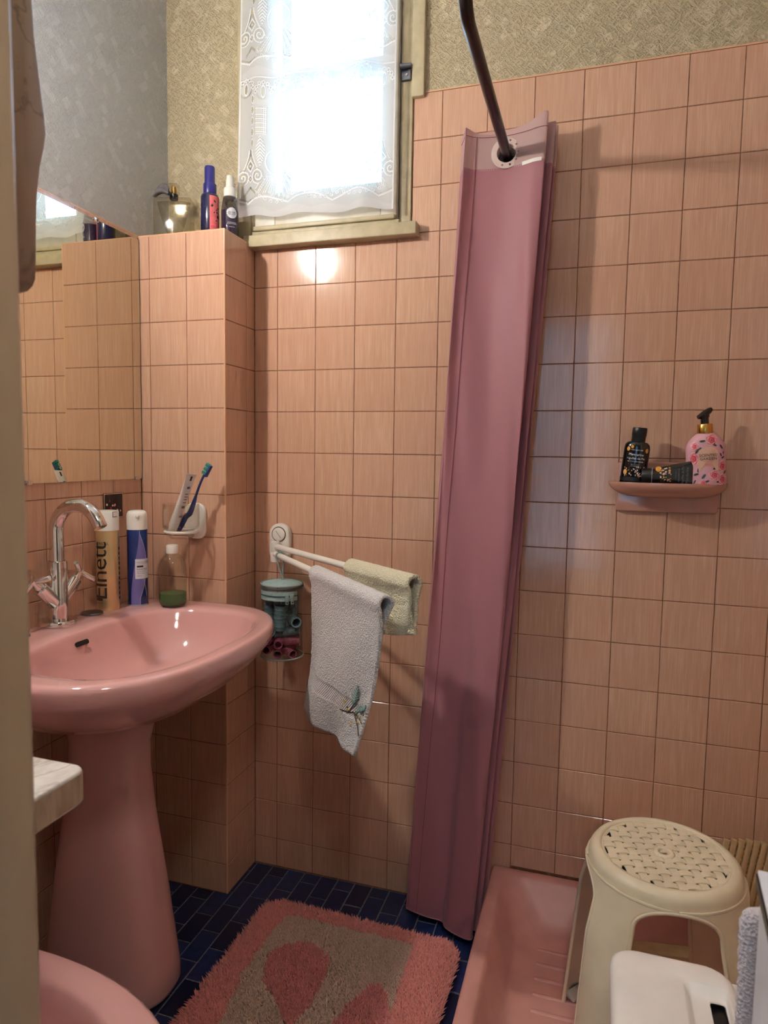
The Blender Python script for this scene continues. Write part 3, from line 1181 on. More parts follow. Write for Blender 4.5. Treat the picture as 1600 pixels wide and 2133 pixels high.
mk('lettering', on_cyl(text2d('Elnett', 0.058, 1.12, 0.92), rg, VA - 0.80, 0.096, True), 'ink', can, 0)
mk('lettering', on_cyl(text2d("L'OREAL", 0.0095, 1, 1.1), rg, VA - 0.65, 0.162), 'ink', can, 0)
mk('lettering', on_cyl(text2d('PARIS', 0.0055, 1, 1.1), rg, VA - 0.65, 0.155), 'ink', can, 0)
mk('print_box', cyl_patch(rg, VA - 1.35, VA - 0.55, 0.0245, 0.0345), 'ink', can, 0)
mk('lettering', on_cyl(text2d('FIXATION', 0.0048, 1.0), rg, VA - 0.93, 0.0315, False, 0.0008), 'gold', can, 0)
mk('lettering', on_cyl(text2d('FORTE', 0.0048, 1.0), rg, VA - 0.93, 0.0270, False, 0.0008), 'gold', can, 0)
mk('lettering', on_cyl(text2d('LAQUE DE', 0.0042, 1.0), rg, VA - 0.9, 0.0195), 'ink', can, 0)
for i in range(11):
    mk('side_print', cyl_patch(rg, VA + 1.12, VA + 1.38, 0.024 + i * 0.012, 0.0315 + i * 0.012, 0.0003, 4, 1), 'ink', can, 0)

can = thing('hairspray_can', 'dark blue spray can with a white domed cap beside the gold can', 'aerosol can', (-0.250, -0.268, 0.8006))
rb = 0.0243
mk('can_body', lathe([(0.0001, 0.002), (rb - 0.003, 0.002), (rb - 0.001, 0), (rb, 0.002), (rb, 0.188), (rb - 0.002, 0.191), (0.0001, 0.191)], 40), 'blue_can', can)
mk('bottom_rim', lathe([(rb + 0.0004, 0.0), (rb + 0.0004, 0.0035)], 40, False, False), 'silver_line', can)
mk('cap', lathe([(rb + 0.0004, 0.189), (rb + 0.0004, 0.221), (rb - 0.0005, 0.228), (rb - 0.004, 0.2335), (rb - 0.010, 0.236), (0.0001, 0.2365)], 40), 'cap_white', can)
mk('cap_button', sphere(((rb - 0.001) * math.cos(VA), (rb - 0.001) * math.sin(VA), 0.222), 0.005, 12, 8), 'white_plastic', can)
aL = lambda z: VA - 0.75 + 0.9 * math.sin((z - 0.01) / 0.19 * PI * 0.5) ** 2
aR = lambda z: VA + 0.15 + 0.75 * math.sin((z - 0.02) / 0.16 * PI) if 0.02 < z < 0.18 else VA + 0.15
mk('wave_print', cyl_patch(rb, lambda z: min(aL(z), aR(z) - 0.02), aR, 0.003, 0.187, 0.0003, 10, 30), 'lavender_print', can, 0)
mk('wave_line', cyl_patch(rb, lambda z: aR(z), lambda z: aR(z) + 0.05, 0.003, 0.187, 0.0004, 1, 30), 'silver_line', can, 0)
mk('wave_line', cyl_patch(rb, lambda z: VA + 0.95 - 9 * (z - 0.02), lambda z: VA + 1.0 - 9 * (z - 0.02), 0.003, 0.075, 0.0004, 1, 14), 'silver_line', can, 0)
mk('label', cyl_patch(rb, VA - 0.28, VA + 1.25, 0.068, 0.117, 0.0006, 14, 2), 'label_white', can, 0)
for s_, z_, sz, mt in (('MONOPRIX', 0.1085, 0.0065, 'print_grey'), ('FIXATION', 0.0915, 0.0058, 'ink'), ('Spray fixant', 0.0865, 0.0046, 'print_grey'), ('Ultra forte', 0.0818, 0.0046, 'print_grey'), ('250 ml', 0.0752, 0.0040, 'print_blue')):
    v_, f_ = text2d(s_, sz)
    x0 = min(p[0] for p in v_)
    mk('lettering', on_cyl(([(p[0] - x0, p[1]) for p in v_], f_), rb, VA - 0.12, z_, False, 0.001), mt, can, 0)
mk('print_box', cyl_patch(rb, VA - 0.12, VA + 0.5, 0.0965, 0.1010, 0.0009, 6, 1), 'ink', can, 0)
mk('print_rule', cyl_patch(rb, VA - 0.12, VA + 1.2, 0.1045, 0.1050, 0.0009, 8, 1), 'print_grey', can, 0)

bt = thing('clear_bottle', 'clear round-shouldered bottle with green liquid and a white cap on the basin', 'bottle', (-0.163, -0.248, 0.8008))
prof = [(0.0001, 0.0015), (0.024, 0.001), (0.0300, 0.003), (0.0330, 0.010), (0.0335, 0.02), (0.0335, 0.088), (0.0320, 0.102), (0.0275, 0.115), (0.0205, 0.1245), (0.0145, 0.129), (0.0128, 0.133), (0.0128, 0.140)]
mk('bottle_body', lathe(prof, 40, True, False), 'bottle_clear', bt, 60)
mk('liquid', lathe([(0.0001, 0.003), (0.023, 0.0028), (0.0290, 0.005), (0.0318, 0.011), (0.0322, 0.02), (0.0322, 0.0325), (0.0001, 0.0325)], 40), 'green_liquid', bt, 40)
mk('cap', lathe([(0.0142, 0.131), (0.0146, 0.132), (0.0146, 0.149), (0.0135, 0.1515), (0.0001, 0.152)], 32), 'cap_white', bt)

card = thing('picture_card', 'small dark printed card stuck to the tiles below the mirror', 'card', (XL + 0.0012, -0.268, 1.013))
mk('card_sheet', box(0, 0.001, -0.036, 0.036, 0, 0.064), 'card_dark', card, 0)
for i in range(16):
    yy, zz = random.uniform(-0.026, 0.028), random.uniform(0.012, 0.046)
    v_, f_ = disc2d(random.uniform(0.002, 0.0045), 7, 0, 0, 1, random.uniform(0.4, 1), random.uniform(0, 3))
    mk('print_spot', ([(0.0013, yy + a, zz + b_) for a, b_ in v_], f_), random.choice(['rose_pale', 'print_red', 'rose_pale', 'label_beige', 'card_dark']), card, 0)
mk('card_border', loft([[(0.0012, y, z) for y, z in ((-0.035, 0.001), (0.035, 0.001), (0.035, 0.063), (-0.035, 0.063))], [(0.0012, y, z) for y, z in ((-0.033, 0.003), (0.033, 0.003), (0.033, 0.061), (-0.033, 0.061))]], False, False), 'label_beige', card, 0)

# ------------------------------------------------------------------ tumbler holder on the pier
hol = thing('tumbler_holder', 'white suction wall holder carrying the glass tumbler on the pier', 'holder', (-0.152, CY, 1.005))
pl = [(x, y) for x, y in rrect(-0.030, 0.030, -0.046, 0.046, 0.022, 8)]
mk('back_plate', prism(pl, 0, 0.012, 0.005), 'white_plastic', hol, xf=R('X', 90))
mk('arm', rbox(-0.009, 0.009, -0.030, -0.010, -0.034, -0.018, 0.004), 'white_plastic', hol)
mk('ring', torus(0.0385, 0.0042, 40, 10), 'white_plastic', hol, xf=T(-0.006, -0.062, -0.022))
gl = thing('glass_tumbler', 'clear glass tumbler sitting in the white ring on the pier', 'tumbler', (-0.158, CY - 0.062, 0.966))
mk('tumbler_wall', lathe([(0.0001, 0.0), (0.026, 0.0), (0.0305, 0.004), (0.0325, 0.012), (0.0333, 0.020), (0.044, 0.026), (0.0452, 0.032), (0.0455, 0.055), (0.0445, 0.086), (0.0430, 0.086), (0.0440, 0.055), (0.0436, 0.034), (0.042, 0.029), (0.0305, 0.022), (0.029, 0.008), (0.0001, 0.006)], 48), 'tumbler_glass', gl, 50)

p0, p1 = Vector((-0.170, -0.214, 0.978)), Vector((-0.076, -0.210, 1.148))
ax = (p1 - p0).normalized()
tb = thing('toothbrush', 'dark blue toothbrush with green bristles leaning in the tumbler', 'toothbrush', p0)
L = (p1 - p0).length
sd = Vector((-ax.z, 0, ax.x)).normalized()      # bristle side (to the left, up)
hp, hr = [], []
for i in range(15):
    s_ = i / 14
    bend = 0.006 * math.sin(s_ * PI * 1.6) * (s_ > 0.3)
    hp.append(ax * L * s_ * 0.87 + sd * (-bend))
    hr.append(0.0042 + 0.0028 * math.sin(min(1, s_ * 1.6) * PI) * (s_ < 0.62) + (0 if s_ < 0.62 else -0.0012))
mk('handle', tube([tuple(p) for p in hp], hr, 12), 'brush_blue', tb, 60)
hm = Matrix((Vector((0, 1, 0)), sd, ax)).transposed().to_4x4()
mk('head', rbox(-0.0060, 0.0060, -0.0028, 0.0022, L * 0.84, L * 1.005, 0.002), 'brush_blue', tb, xf=hm)
for i in range(6):
    for j in (-1, 0, 1):
        z_ = L * 0.865 + i * 0.0052
        mk('bristle_tuft', lathe([(0.0018, 0), (0.0019, 0.0105), (0.0001, 0.011)], 8), 'bristle_green' if i > 3 or j else 'bristle_pale', tb, xf=hm @ T(j * 0.0038, 0.002, z_) @ R('X', -90 if i % 2 else -82))

q0, q1 = Vector((-0.178, -0.232, 0.978)), Vector((-0.114, -0.236, 1.128))
ax = (q1 - q0).normalized()
tp = thing('toothpaste_tube', 'white toothpaste tube standing cap down in the tumbler', 'tube', q0)
sd = Vector((-ax.z, 0, ax.x)).normalized()
hm = Matrix((sd, Vector((0, 1, 0)) * -1, ax)).transposed().to_4x4()
hm = Matrix((Vector((0, -1, 0)), sd, ax)).transposed().to_4x4() @ R('Z', 8)
L = (q1 - q0).length
rr = []
for i in range(12):
    s_ = i / 11
    a_, b_ = 0.0115 + 0.0065 * s_, 0.0115 * (1 - s_) + 0.0012
    rr.append([(a_ * math.cos(2 * PI * j / 24), b_ * math.sin(2 * PI * j / 24), 0.022 + (L - 0.022) * s_) for j in range(24)])
mk('tube_body', loft(rr), 'brush_white', tp, 60, hm)
mk('cap', lathe([(0.0001, 0), (0.0085, 0), (0.0105, 0.022), (0.0001, 0.022)], 20), 'white_plastic', tp, 40, hm)
for k_, (x_, z_, w_, h_, mt) in enumerate(((0.0, 0.146, 0.0065, 0.012, 'ink'), (0.0, 0.125, 0.010, 0.006, 'print_blue'), (0.0, 0.11, 0.012, 0.0025, 'print_grey'), (0.0, 0.103, 0.012, 0.0022, 'print_grey'), (0, 0.096, 0.011, 0.0022, 'print_grey'), (0, 0.088, 0.0105, 0.0022, 'print_grey'), (0, 0.074, 0.012, 0.006, 'print_grey'), (0, 0.05, 0.011, 0.004, 'print_grey'))):
    s_ = (z_ - 0.022) / (L - 0.022)
    for sg in (-1, 1):
        yb = sg * (0.0115 * (1 - s_) + 0.0020)
        mk('print_mark', ([(x_ - w_ / 2, yb, z_), (x_ + w_ / 2, yb, z_), (x_ + w_ / 2, yb * 0.98, z_ + h_), (x_ - w_ / 2, yb * 0.98, z_ + h_)], [(0, 1, 2, 3)]), mt, tp, 0, hm)

# ------------------------------------------------------------------ bottles on top of the pier
pf = thing('perfume_bottle', 'square clear perfume bottle with a grey ribbon on top of the pier', 'perfume bottle', (-0.250, -0.098, CZ + 0.0002), (0, 0, math.radians(18)))
mk('flacon', rbox(-0.049, 0.049, -0.022, 0.022, 0, 0.104, 0.006, 4), 'perfume_glass', pf)
rr = []
for i in range(13):
    s_ = i / 12
    w_ = 0.012 + 0.032 * s_ ** 0.7
    rr.append([(w_ * math.cos(2 * PI * j / 28), 0.014 * math.sin(2 * PI * j / 28), 0.008 + 0.088 * s_) for j in range(28)])
mk('tulip_core', loft(rr), 'perfume_glass', pf, 60)
mk('collar', lathe([(0.010, 0.103), (0.011, 0.105), (0.011, 0.115), (0.009, 0.117), (0.0001, 0.117)], 20), 'black', pf)
mk('stopper', rbox(-0.013, 0.013, -0.013, 0.013, 0.117, 0.142, 0.003, 3), 'perfume_glass', pf)
mk('spray_head', lathe([(0.0001, 0.117), (0.007, 0.117), (0.007, 0.135), (0.0001, 0.136)], 16), 'gold', pf)
rb_ = M()
for i in range(5):
    pts = []
    for j in range(9):
        t_ = j / 8
        a_ = -0.4 + i * 0.55
        pts.append((-0.006 - 0.042 * t_ * math.cos(a_ * 0.5), -0.018 + 0.010 * math.sin(a_ * 3), 0.108 + 0.012 * math.sin(t_ * PI) + 0.003 * i - 0.006 * t_))
    rb_.add(tube(pts, [0.003 + 0.004 * math.sin(PI * j / 8) for j in range(9)], 8))
rb_.build('ribbon_bow', 'ribbon_grey', pf, 60)

sb = thing('spray_bottle', 'slim navy spray bottle with a coral label on top of the pier', 'spray bottle', (-0.153, -0.082, CZ + 0.0002))
r1 = 0.0235
mk('bottle_body', lathe([(0.0001, 0), (r1 - 0.002, 0), (r1, 0.003), (r1, 0.104), (r1 - 0.002, 0.110), (r1 - 0.007, 0.114), (0.0001, 0.115)], 36), 'navy_bottle', sb)
mk('collar', lathe([(0.0163, 0.113), (0.0168, 0.116), (0.0168, 0.137), (0.0155, 0.139), (0.0001, 0.139)], 32), 'navy_plastic', sb)
mk('cap', lathe([(0.0132, 0.137), (0.0132, 0.178), (0.0122, 0.1815), (0.0001, 0.182)], 32), 'navy_plastic', sb)
va = math.radians(-58)
mk('label', cyl_patch(r1, va - 0.05, va + 1.25, 0.010, 0.104, 0.0004, 12, 8), 'coral_print', sb, 0)
for i in range(12):
    a_, z_ = va + random.uniform(0.1, 1.1), random.uniform(0.040, 0.094)
    mk('flower_print', on_cyl(disc2d(random.uniform(0.0022, 0.0045), 8, 0, 0, 1, 0.55, random.uniform(0, 3)), r1, a_, z_, False, 0.0009), 'ink', sb, 0)
mk('lettering', on_cyl(text2d('2 EN 1', 0.006), r1, va + 0.6, 0.016, False, 0.0009), 'gold', sb, 0)
mk('lettering', on_cyl(text2d('BRUME', 0.0075), r1, va + 0.6, 0.026, False, 0.0009), 'rose_deep', sb, 0)

sb = thing('spray_bottle', 'translucent violet spray bottle with a white nozzle on the pier edge', 'spray bottle', (-0.0985, -0.075, CZ + 0.0002))
rf = lambda z: 0.0222 if z < 0.062 else 0.0222 - 0.0055 * ((z - 0.062) / 0.042) ** 1.5
prof = [(0.0001, 0), (0.0205, 0), (0.0222, 0.003)] + [(rf(z), z) for z in (0.03, 0.062, 0.07, 0.078, 0.086, 0.094, 0.102)] + [(0.0150, 0.104)]
mk('bottle_body', lathe(prof, 36, True, False), 'spray_clear', sb, 60)
mk('liquid', lathe([(0.0001, 0.002), (0.0208, 0.002), (0.0212, 0.062), (0.0208, 0.068), (0.0001, 0.068)], 32), 'purple_liquid', sb)
mk('collar', lathe([(0.0150, 0.102), (0.0156, 0.104), (0.0156, 0.122), (0.013, 0.126), (0.0001, 0.126)], 28), 'white_plastic', sb)
mk('nozzle', lathe([(0.0105, 0.124), (0.0095, 0.142), (0.0080, 0.156), (0.0001, 0.157)], 24), 'white_plastic', sb)
va = math.radians(-62)
mk('label', on_cyl(disc2d(0.0135, 26), 0.0222, va + 0.25, 0.058, False, 0.0006), 'label_white', sb, 0)
for i in range(16):
    a_ = 2 * PI * i / 16
    mk('scallop_print', on_cyl(disc2d(0.0019, 8, 0.0137 * math.cos(a_), 0.0137 * math.sin(a_)), 0.0222, va + 0.25, 0.058, False, 0.0005), 'black', sb, 0)
mk('lettering', on_cyl(text2d('natural', 0.006), 0.0222, va + 0.25, 0.060, False, 0.001), 'print_grey', sb, 0)
mk('lettering', on_cyl(text2d('SPRAY', 0.0045), 0.0222, va + 0.25, 0.0535, False, 0.001), 'print_grey', sb, 0)
for z_, w_ in ((0.034, 0.022), (0.031, 0.026), (0.023, 0.014)):
    mk('print_rule', on_cyl(rect2d(-w_ / 2, w_ / 2, 0, 0.0009, 8, 1), 0.0222, va + 0.25, z_, False, 0.0006), 'label_white', sb, 0)
# ------------------------------------------------------------------ swing-arm towel rail
rail = thing('towel_rail', 'white suction towel rail with two swing arms on the tiled wall', 'towel rail', (0.016, 0, 0.945))
pl = [(x, y) for x, y in rrect(-0.0305, 0.0305, -0.060, 0.047, 0.0295, 10)]
mk('suction_base', prism(pl, 0, 0.022, 0.007, 4), 'white_plastic', rail, 50, R('X', 90))
mk('dial', lathe([(0.0001, 0), (0.0185, 0), (0.0185, 0.003), (0.0165, 0.0045), (0.0001, 0.005)], 32), 'white_plastic', rail, xf=T(0.0, -0.021, 0.018) @ R('X', 90))
mk('dial_groove', torus(0.0195, 0.0013, 36, 8), 'thread_brown', rail, xf=T(0.0, -0.0225, 0.018) @ R('X', 90))
mk('dial_slot', rbox(-0.0006, 0.0006, -0.0266, -0.0255, 0.006, 0.030, 0.0002, 1), 'print_grey', rail, xf=T(0, 0, 0.018) @ R('Y', -38) @ T(0, 0, -0.018))
mk('pivot', lathe([(0.0001, -0.055), (0.0115, -0.055), (0.0125, -0.052), (0.0125, -0.031), (0.0112, -0.029), (0.0112, -0.027), (0.0125, -0.025), (0.0125, -0.004), (0.011, 0), (0.0001, 0)], 28), 'white_plastic', rail, xf=T(-0.004, -0.036, 0))
R1A, R1B = Vector((0.020, -0.042, 0.931)), Vector((0.494, -0.412, 0.931))
R2A, R2B = Vector((0.018, -0.046, 0.912)), Vector((0.468, -0.514, 0.912))
o_ = Vector((0.016, 0, 0.945))
mk('swing_arm', tube([R1A - o_, R1A.lerp(R1B, 0.96) - o_], 0.0078, 16), 'white_plastic', rail)
mk('swing_arm', tube([R2A - o_, R2A.lerp(R2B, 0.96) - o_], 0.0078, 16), 'white_plastic', rail)


def towel(name, label, A, B, s0, s1, front, back, mat, backmat_shift=0.0, thick=0.006, hemwave=0.0, band=None, stainf=None, seed=1, top=0.0085, lean=0.0, cat='towel', skew=lambda u: 0.0):
    """A towel folded over the bar A-B between fractions s0..s1; front/back are functions of u giving hang length."""
    a, b_ = A.lerp(B, s0), A.lerp(B, s1)
    d = (b_ - a)
    W = d.length
    d.normalize()
    n = Vector((d.y, -d.x, 0))          # towards the viewer side
    if n.y > 0:
        n = -n
    nu, nf, nb_, nt = 44, 60, 40, 8
    v, f, at_band, at_uv, at_st = [], [], [], [], []
    rows = []
    rtop = top + thick
    for i in range(nu + 1):
        u = i / nu
        base = a + d * (W * u)
        prof = []
        Lf, Lb = front(u), back(u)
        wob = lambda q: 0.010 * math.sin(u * 7 + q * 5 + seed) * q + 0.006 * math.sin(u * 15 + seed * 2) * q
        gap = lambda L_: 0.0032 + (rtop - 0.0032) * math.exp(-L_ * 55)
        for j in range(nb_):
            q = 1 - j / nb_
            prof.append((base - n * (gap(q * Lb) + 0.002 + wob(q) * 0.2) + d * skew(u) * q - Vector((0, 0, Lb * q)), 0, -q * Lb))
        for j in range(nt + 1):
            t_ = PI * j / nt
            prof.append((base + n * (-rtop * math.cos(t_)) + Vector((0, 0, rtop * math.sin(t_))), 0, 0))
        for j in range(1, nf + 1):
            q = j / nf
            prof.append((base + n * (gap(q * Lf) + 0.002 + lean * q + wob(q)) + d * (skew(u) * q ** 1.3) - Vector((0, 0, Lf * q)), 1, q * Lf))
        rows.append(prof)
    m = len(rows[0])
    for i, pr in enumerate(rows):
        u = i / nu
        for p, side, q in pr:
            nz = noise.noise(p * 90) * 0.0016 + noise.noise(p * 220) * 0.0008
            v.append(p + n * nz * (1 if side else -1))
            bb = 0.0
            if band and side == 1 and band(u, q):
                bb = 1.0
            at_band.append(bb)
            at_uv.append((u * W, q, 0))
            at_st.append(stainf(u, q) if stainf and side == 1 else 0.0)
    for i in range(nu):
        for j in range(m - 1):
            f.append((i * m + j, (i + 1) * m + j, (i + 1) * m + j + 1, i * m + j + 1))
    me = bpy.data.meshes.new(name)
    me.from_pydata([tuple(p) for p in v], [], f)
    me.update()
    for nm, ty, da, key in (('band', 'FLOAT', at_band, 'value'), ('stain', 'FLOAT', at_st, 'value'), ('tuv', 'FLOAT_VECTOR', [c for q in at_uv for c in q], 'vector')):
        me.attributes.new(nm, ty, 'POINT').data.foreach_set(key, da)
    root = thing(name, label, cat, (0, 0, 0))
    o = link('towel_cloth', me, mat, root, 80)
    md = o.modifiers.new('thickness', 'SOLIDIFY')
    md.thickness = thick
    md.offset = 0
    return root, rows, m, nb_ + nt, n


# white towel with woven band and embroidered sprig
rootW, rows, m_, j0, nrm = towel('white_towel', 'white terry towel with an embroidered green sprig hung on the lower arm', R2A, R2B, 0.468, 1.018,
                                 lambda u: 0.332 + 0.006 * math.sin(u * 4) - 0.022 * max(0, (u - 0.86) / 0.14) ** 2 - 0.012 * max(0, (0.06 - u) / 0.06) ** 2,
                                 lambda u: 0.20, 'terry_white', band=lambda u, q: 0.222 < q < 0.258, seed=2, skew=lambda u: -0.034 - 0.046 * u ** 1.5, lean=0.006)


def on_towel(u, q_m, off=0.004):
    """Point on the front of the white towel at fraction u, metres q below the bar."""
    fi = u * 44
    i = min(43, int(fi))
    best = None
    for row in (rows[i], rows[i + 1]):
        pts = row[j0:]
        for p, s, q in pts:
            if q >= q_m:
                break
        best = p if best is None else best.lerp(p, fi - i)
    return best + nrm * off


spr = []


def stitch(pts, r, mat, name):
    spr.append(mk(name, tube([tuple(on_towel(u, q)) for u, q in pts], r, 6), mat, rootW, 60))


uc, qc = 0.80, 0.236
stitch([(uc - 0.20, qc + 0.018), (uc - 0.10, qc + 0.010), (uc, qc + 0.004), (uc + 0.08, qc + 0.012), (uc + 0.15, qc + 0.008)], 0.0012, 'thread_brown', 'embroidered_stem')
stitch([(uc - 0.08, qc + 0.012), (uc - 0.03, qc - 0.012), (uc + 0.02, qc - 0.030)], 0.0011, 'thread_brown', 'embroidered_stem')
stitch([(uc - 0.02, qc + 0.006), (uc + 0.06, qc + 0.030), (uc + 0.12, qc + 0.040)], 0.0011, 'thread_brown', 'embroidered_stem')
for (a_, b_, n_) in (((uc - 0.03, qc - 0.005), (uc + 0.0, qc - 0.052), 9), ((uc + 0.01, qc + 0.004), (uc + 0.14, qc - 0.022), 9)):
    for i in range(n_):
        t_ = i / (n_ - 1)
        cu, cq = a_[0] + (b_[0] - a_[0]) * t_, a_[1] + (b_[1] - a_[1]) * t_
        w_ = 0.035 * math.sin(PI * (0.15 + 0.8 * t_))
        stitch([(cu - w_, cq - 0.006), (cu, cq), (cu + w_, cq - 0.006)], 0.0010, 'thread_green', 'embroidered_leaf')
for i in range(18):
    u_, q_ = uc + random.uniform(-0.19, 0.15), qc + random.uniform(-0.012, 0.038)
    p_ = on_towel(u_, q_, 0.0045)
    mk('embroidered_bud', sphere(tuple(p_), 0.0019, 8, 5), 'thread_yellow' if i % 3 else 'thread_brown', rootW)

towel('cream_washcloth', 'small cream terry washcloth folded over the upper arm', R1A, R1B, 0.628, 1.015,
      lambda u: 0.118 - 0.010 * u + 0.004 * math.sin(u * 5) - 0.012 * max(0, (u - 0.85) / 0.15) ** 2, lambda u: 0.10, 'terry_cream', seed=5, top=0.0085, thick=0.008,
      stainf=lambda u, q: max(0, 1 - (((u - 0.52) / 0.22) ** 2 + ((q - 0.085) / 0.032) ** 2)) * 0.9, cat='washcloth')

# ------------------------------------------------------------------ hanging bag of hair curlers
BX, BYb, BZ0, BZ1 = 0.0535, -0.078, 0.648, 0.842
rB = 0.0535
bag = thing('curler_bag', 'clear cylindrical zip bag with a teal lid hanging from the towel rail', 'bag', (BX, BYb, BZ0))
H = BZ1 - BZ0
mk('vinyl_wall', lathe([(rB * 1.03, 0.002), (rB, 0.05), (rB * 0.985, 0.12), (rB * 1.0, H - 0.003)], 48, False, False), 'bag_vinyl', bag, 60)
mk('vinyl_base', lathe([(0.0001, 0.0015), (rB * 1.02, 0.0015)], 40, False, False), 'bag_vinyl', bag, 60)
mk('base_piping', torus(rB * 1.035, 0.0022, 48, 8), 'rope_teal', bag, xf=T(0, 0, 0.002))
mk('lid', lathe([(rB * 1.0, H - 0.002), (rB * 0.97, H + 0.001), (rB * 0.6, H + 0.006), (0.0001, H + 0.009)], 40, False, False), 'teal_fabric', bag, 60)
mk('lid_piping', torus(rB * 1.02, 0.0022, 48, 8), 'rope_teal', bag, xf=T(0, 0, H))
mk('lid_piping', torus(rB * 1.015, 0.0026, 48, 8), 'teal_dark', bag, xf=T(0, 0, H - 0.008))
va = math.radians(-62)
zb = mk('zip_band', cyl_patch(rB * 1.005, va - 2.2, va + 0.75, H - 0.038, H - 0.014, 0.0008, 40, 2), 'teal_fabric', bag, 60)
mk('zip_teeth', cyl_patch(rB * 1.005, va - 2.2, va + 0.75, H - 0.027, H - 0.024, 0.0022, 40, 1), 'teal_dark', zb, 60)
for a_ in (va + 0.18, va + 0.42):
    pl = mk('zip_pull', rbox(-0.004, 0.004, -0.0012, 0.0012, -0.024, 0.0, 0.001, 2), 'rope_teal', bag, xf=T((rB + 0.004) * math.cos(a_), (rB + 0.004) * math.sin(a_), H - 0.022) @ Matrix.Rotation(a_ + PI / 2, 4, 'Z'))
    mk('slider', rbox(-0.005, 0.005, -0.002, 0.002, -0.004, 0.005, 0.0015, 2), 'teal_fabric', pl, xf=T((rB + 0.003) * math.cos(a_), (rB + 0.003) * math.sin(a_), H - 0.025) @ Matrix.Rotation(a_ + PI / 2, 4, 'Z'))
    mk('pull_hole', lathe([(0.0001, 0), (0.002, 0), (0.002, 0.0005), (0.0001, 0.0005)], 12), 'black', pl, xf=T((rB + 0.0055) * math.cos(a_), (rB + 0.0055) * math.sin(a_), H - 0.041) @ Matrix.Rotation(a_, 4, 'Z') @ R('Y', 90))
lp = R2A.lerp(R2B, 0.058)
lpl = lp - Vector((BX, BYb, BZ0))
dr = (R2B - R2A).normalized()
nn = Vector((dr.y, -dr.x, 0))
loop = [(0.0, 0.0, H + 0.008), tuple(lpl * 0.55 + Vector((0, 0, H * 0.45 + 0.004)) - nn * 0.006)]
for i in range(9):
    a_ = PI * i / 8
    loop.append(tuple(lpl + (-nn * math.cos(a_) + Vector((0, 0, math.sin(a_)))) * 0.0108))
loop += [tuple(lpl * 0.55 + Vector((0, 0, H * 0.45 + 0.004)) + nn * 0.006), (0.004, 0.0, H + 0.008)]
mk('hanging_cord', tube(loop, 0.0021, 8), 'rope_teal', bag, 60)


def curler(mat, label, c, d, L, r):
    ct = thing('hair_curler', label, 'curler', (BX + c[0], BYb + c[1], BZ0 + c[2]), group='hair curlers in the hanging bag')
    A_ = align(d)
    mk('curler_tube', lathe([(r, -L / 2), (r, L / 2), (r * 0.82, L / 2), (r * 0.82, -L / 2), (r, -L / 2)], 20, False, False), mat, ct, 40, A_)
    mk('end_ring', torus(r * 0.98, 0.0016, 20, 6), mat, ct, xf=A_ @ T(0, 0, L / 2))
    mk('end_ring', torus(r * 0.98, 0.0016, 20, 6), mat, ct, xf=A_ @ T(0, 0, -L / 2))
    for i in range(5):
        mk('curler_ridge', torus(r * 1.02, 0.0009, 20, 6), mat, ct, xf=A_ @ T(0, 0, L * (-0.35 + 0.175 * i)))
    return ct


F = Vector((0.44, -0.90, 0))       # towards the viewer
Rt = Vector((0.90, 0.44, 0))
def bagp(r_, f_, z_):
    p = Rt * r_ + F * f_
    return (p.x, p.y, z_)
spec = [
    ('curler_pink', 'pink curler at the bottom front of the bag, centre', bagp(-0.012, 0.022, 0.016), F, 0.05, 0.0105),
    ('curler_pink', 'pink curler at the bottom front of the bag, beside the centre one', bagp(0.016, 0.020, 0.014), F + Rt * 0.5, 0.05, 0.0105),
    ('curler_pink', 'pink curler at the bottom by the bag wall nearest the basin', bagp(-0.034, 0.012, 0.024), F - Rt * 0.3, 0.045, 0.010),
    ('curler_pink', 'pink curler lying crosswise in the second layer', bagp(0.016, 0.016, 0.043), Rt, 0.058, 0.0115),
    ('curler_pink', 'pink curler end-on in the second layer', bagp(-0.010, 0.020, 0.040), F, 0.05, 0.0105),
    ('curler_pink', 'pink curler high in the pink layer near the basin', bagp(-0.031, 0.012, 0.048), F - Rt * 0.4, 0.045, 0.0105),
    ('curler_pink', 'pink curler at the back of the bottom layer', bagp(0.005, -0.025, 0.020), Rt, 0.06, 0.011),
    ('curler_grey', 'grey curler lying crosswise above the pink ones', bagp(0.012, 0.018, 0.068), Rt + Vector((0, 0, 0.1)), 0.064, 0.0125),
    ('curler_grey', 'grey curler seen end-on near the basin above the pink ones', bagp(-0.030, 0.014, 0.074), F, 0.05, 0.0125),
    ('curler_grey', 'grey curler at the back of the middle layer', bagp(0.0, -0.024, 0.06), Rt, 0.07, 0.012),
    ('curler_teal', 'teal curler seen end-on on the towel side of the bag', bagp(0.030, 0.020, 0.098), F + Rt * 0.25, 0.05, 0.0125),
    ('curler_teal', 'upright teal curler at the front centre of the bag', bagp(-0.006, 0.028, 0.108), Vector((0.05, 0, 1)), 0.062, 0.0155),
    ('curler_teal', 'upright teal curler near the basin side of the bag', bagp(-0.033, 0.006, 0.118), Vector((-0.05, 0, 1)), 0.060, 0.0125),
    ('curler_teal', 'upright teal curler at the back of the bag', bagp(0.012, -0.016, 0.118), Vector((0, 0.1, 1)), 0.066, 0.0145),
    ('curler_teal', 'teal curler standing at the towel side of the bag', bagp(0.028, -0.004, 0.130), Vector((0.08, 0, 1)), 0.060, 0.0135),
    ('curler_teal', 'teal curler standing deep at the basin side of the bag', bagp(-0.018, -0.024, 0.112), Vector((0, 0, 1)), 0.060, 0.0135),
    ('curler_grey', 'grey curler lying deep behind the end-on grey one', bagp(-0.004, -0.008, 0.084), Rt + F * 0.4, 0.06, 0.012),
]
for s_ in spec:
    curler(*s_)

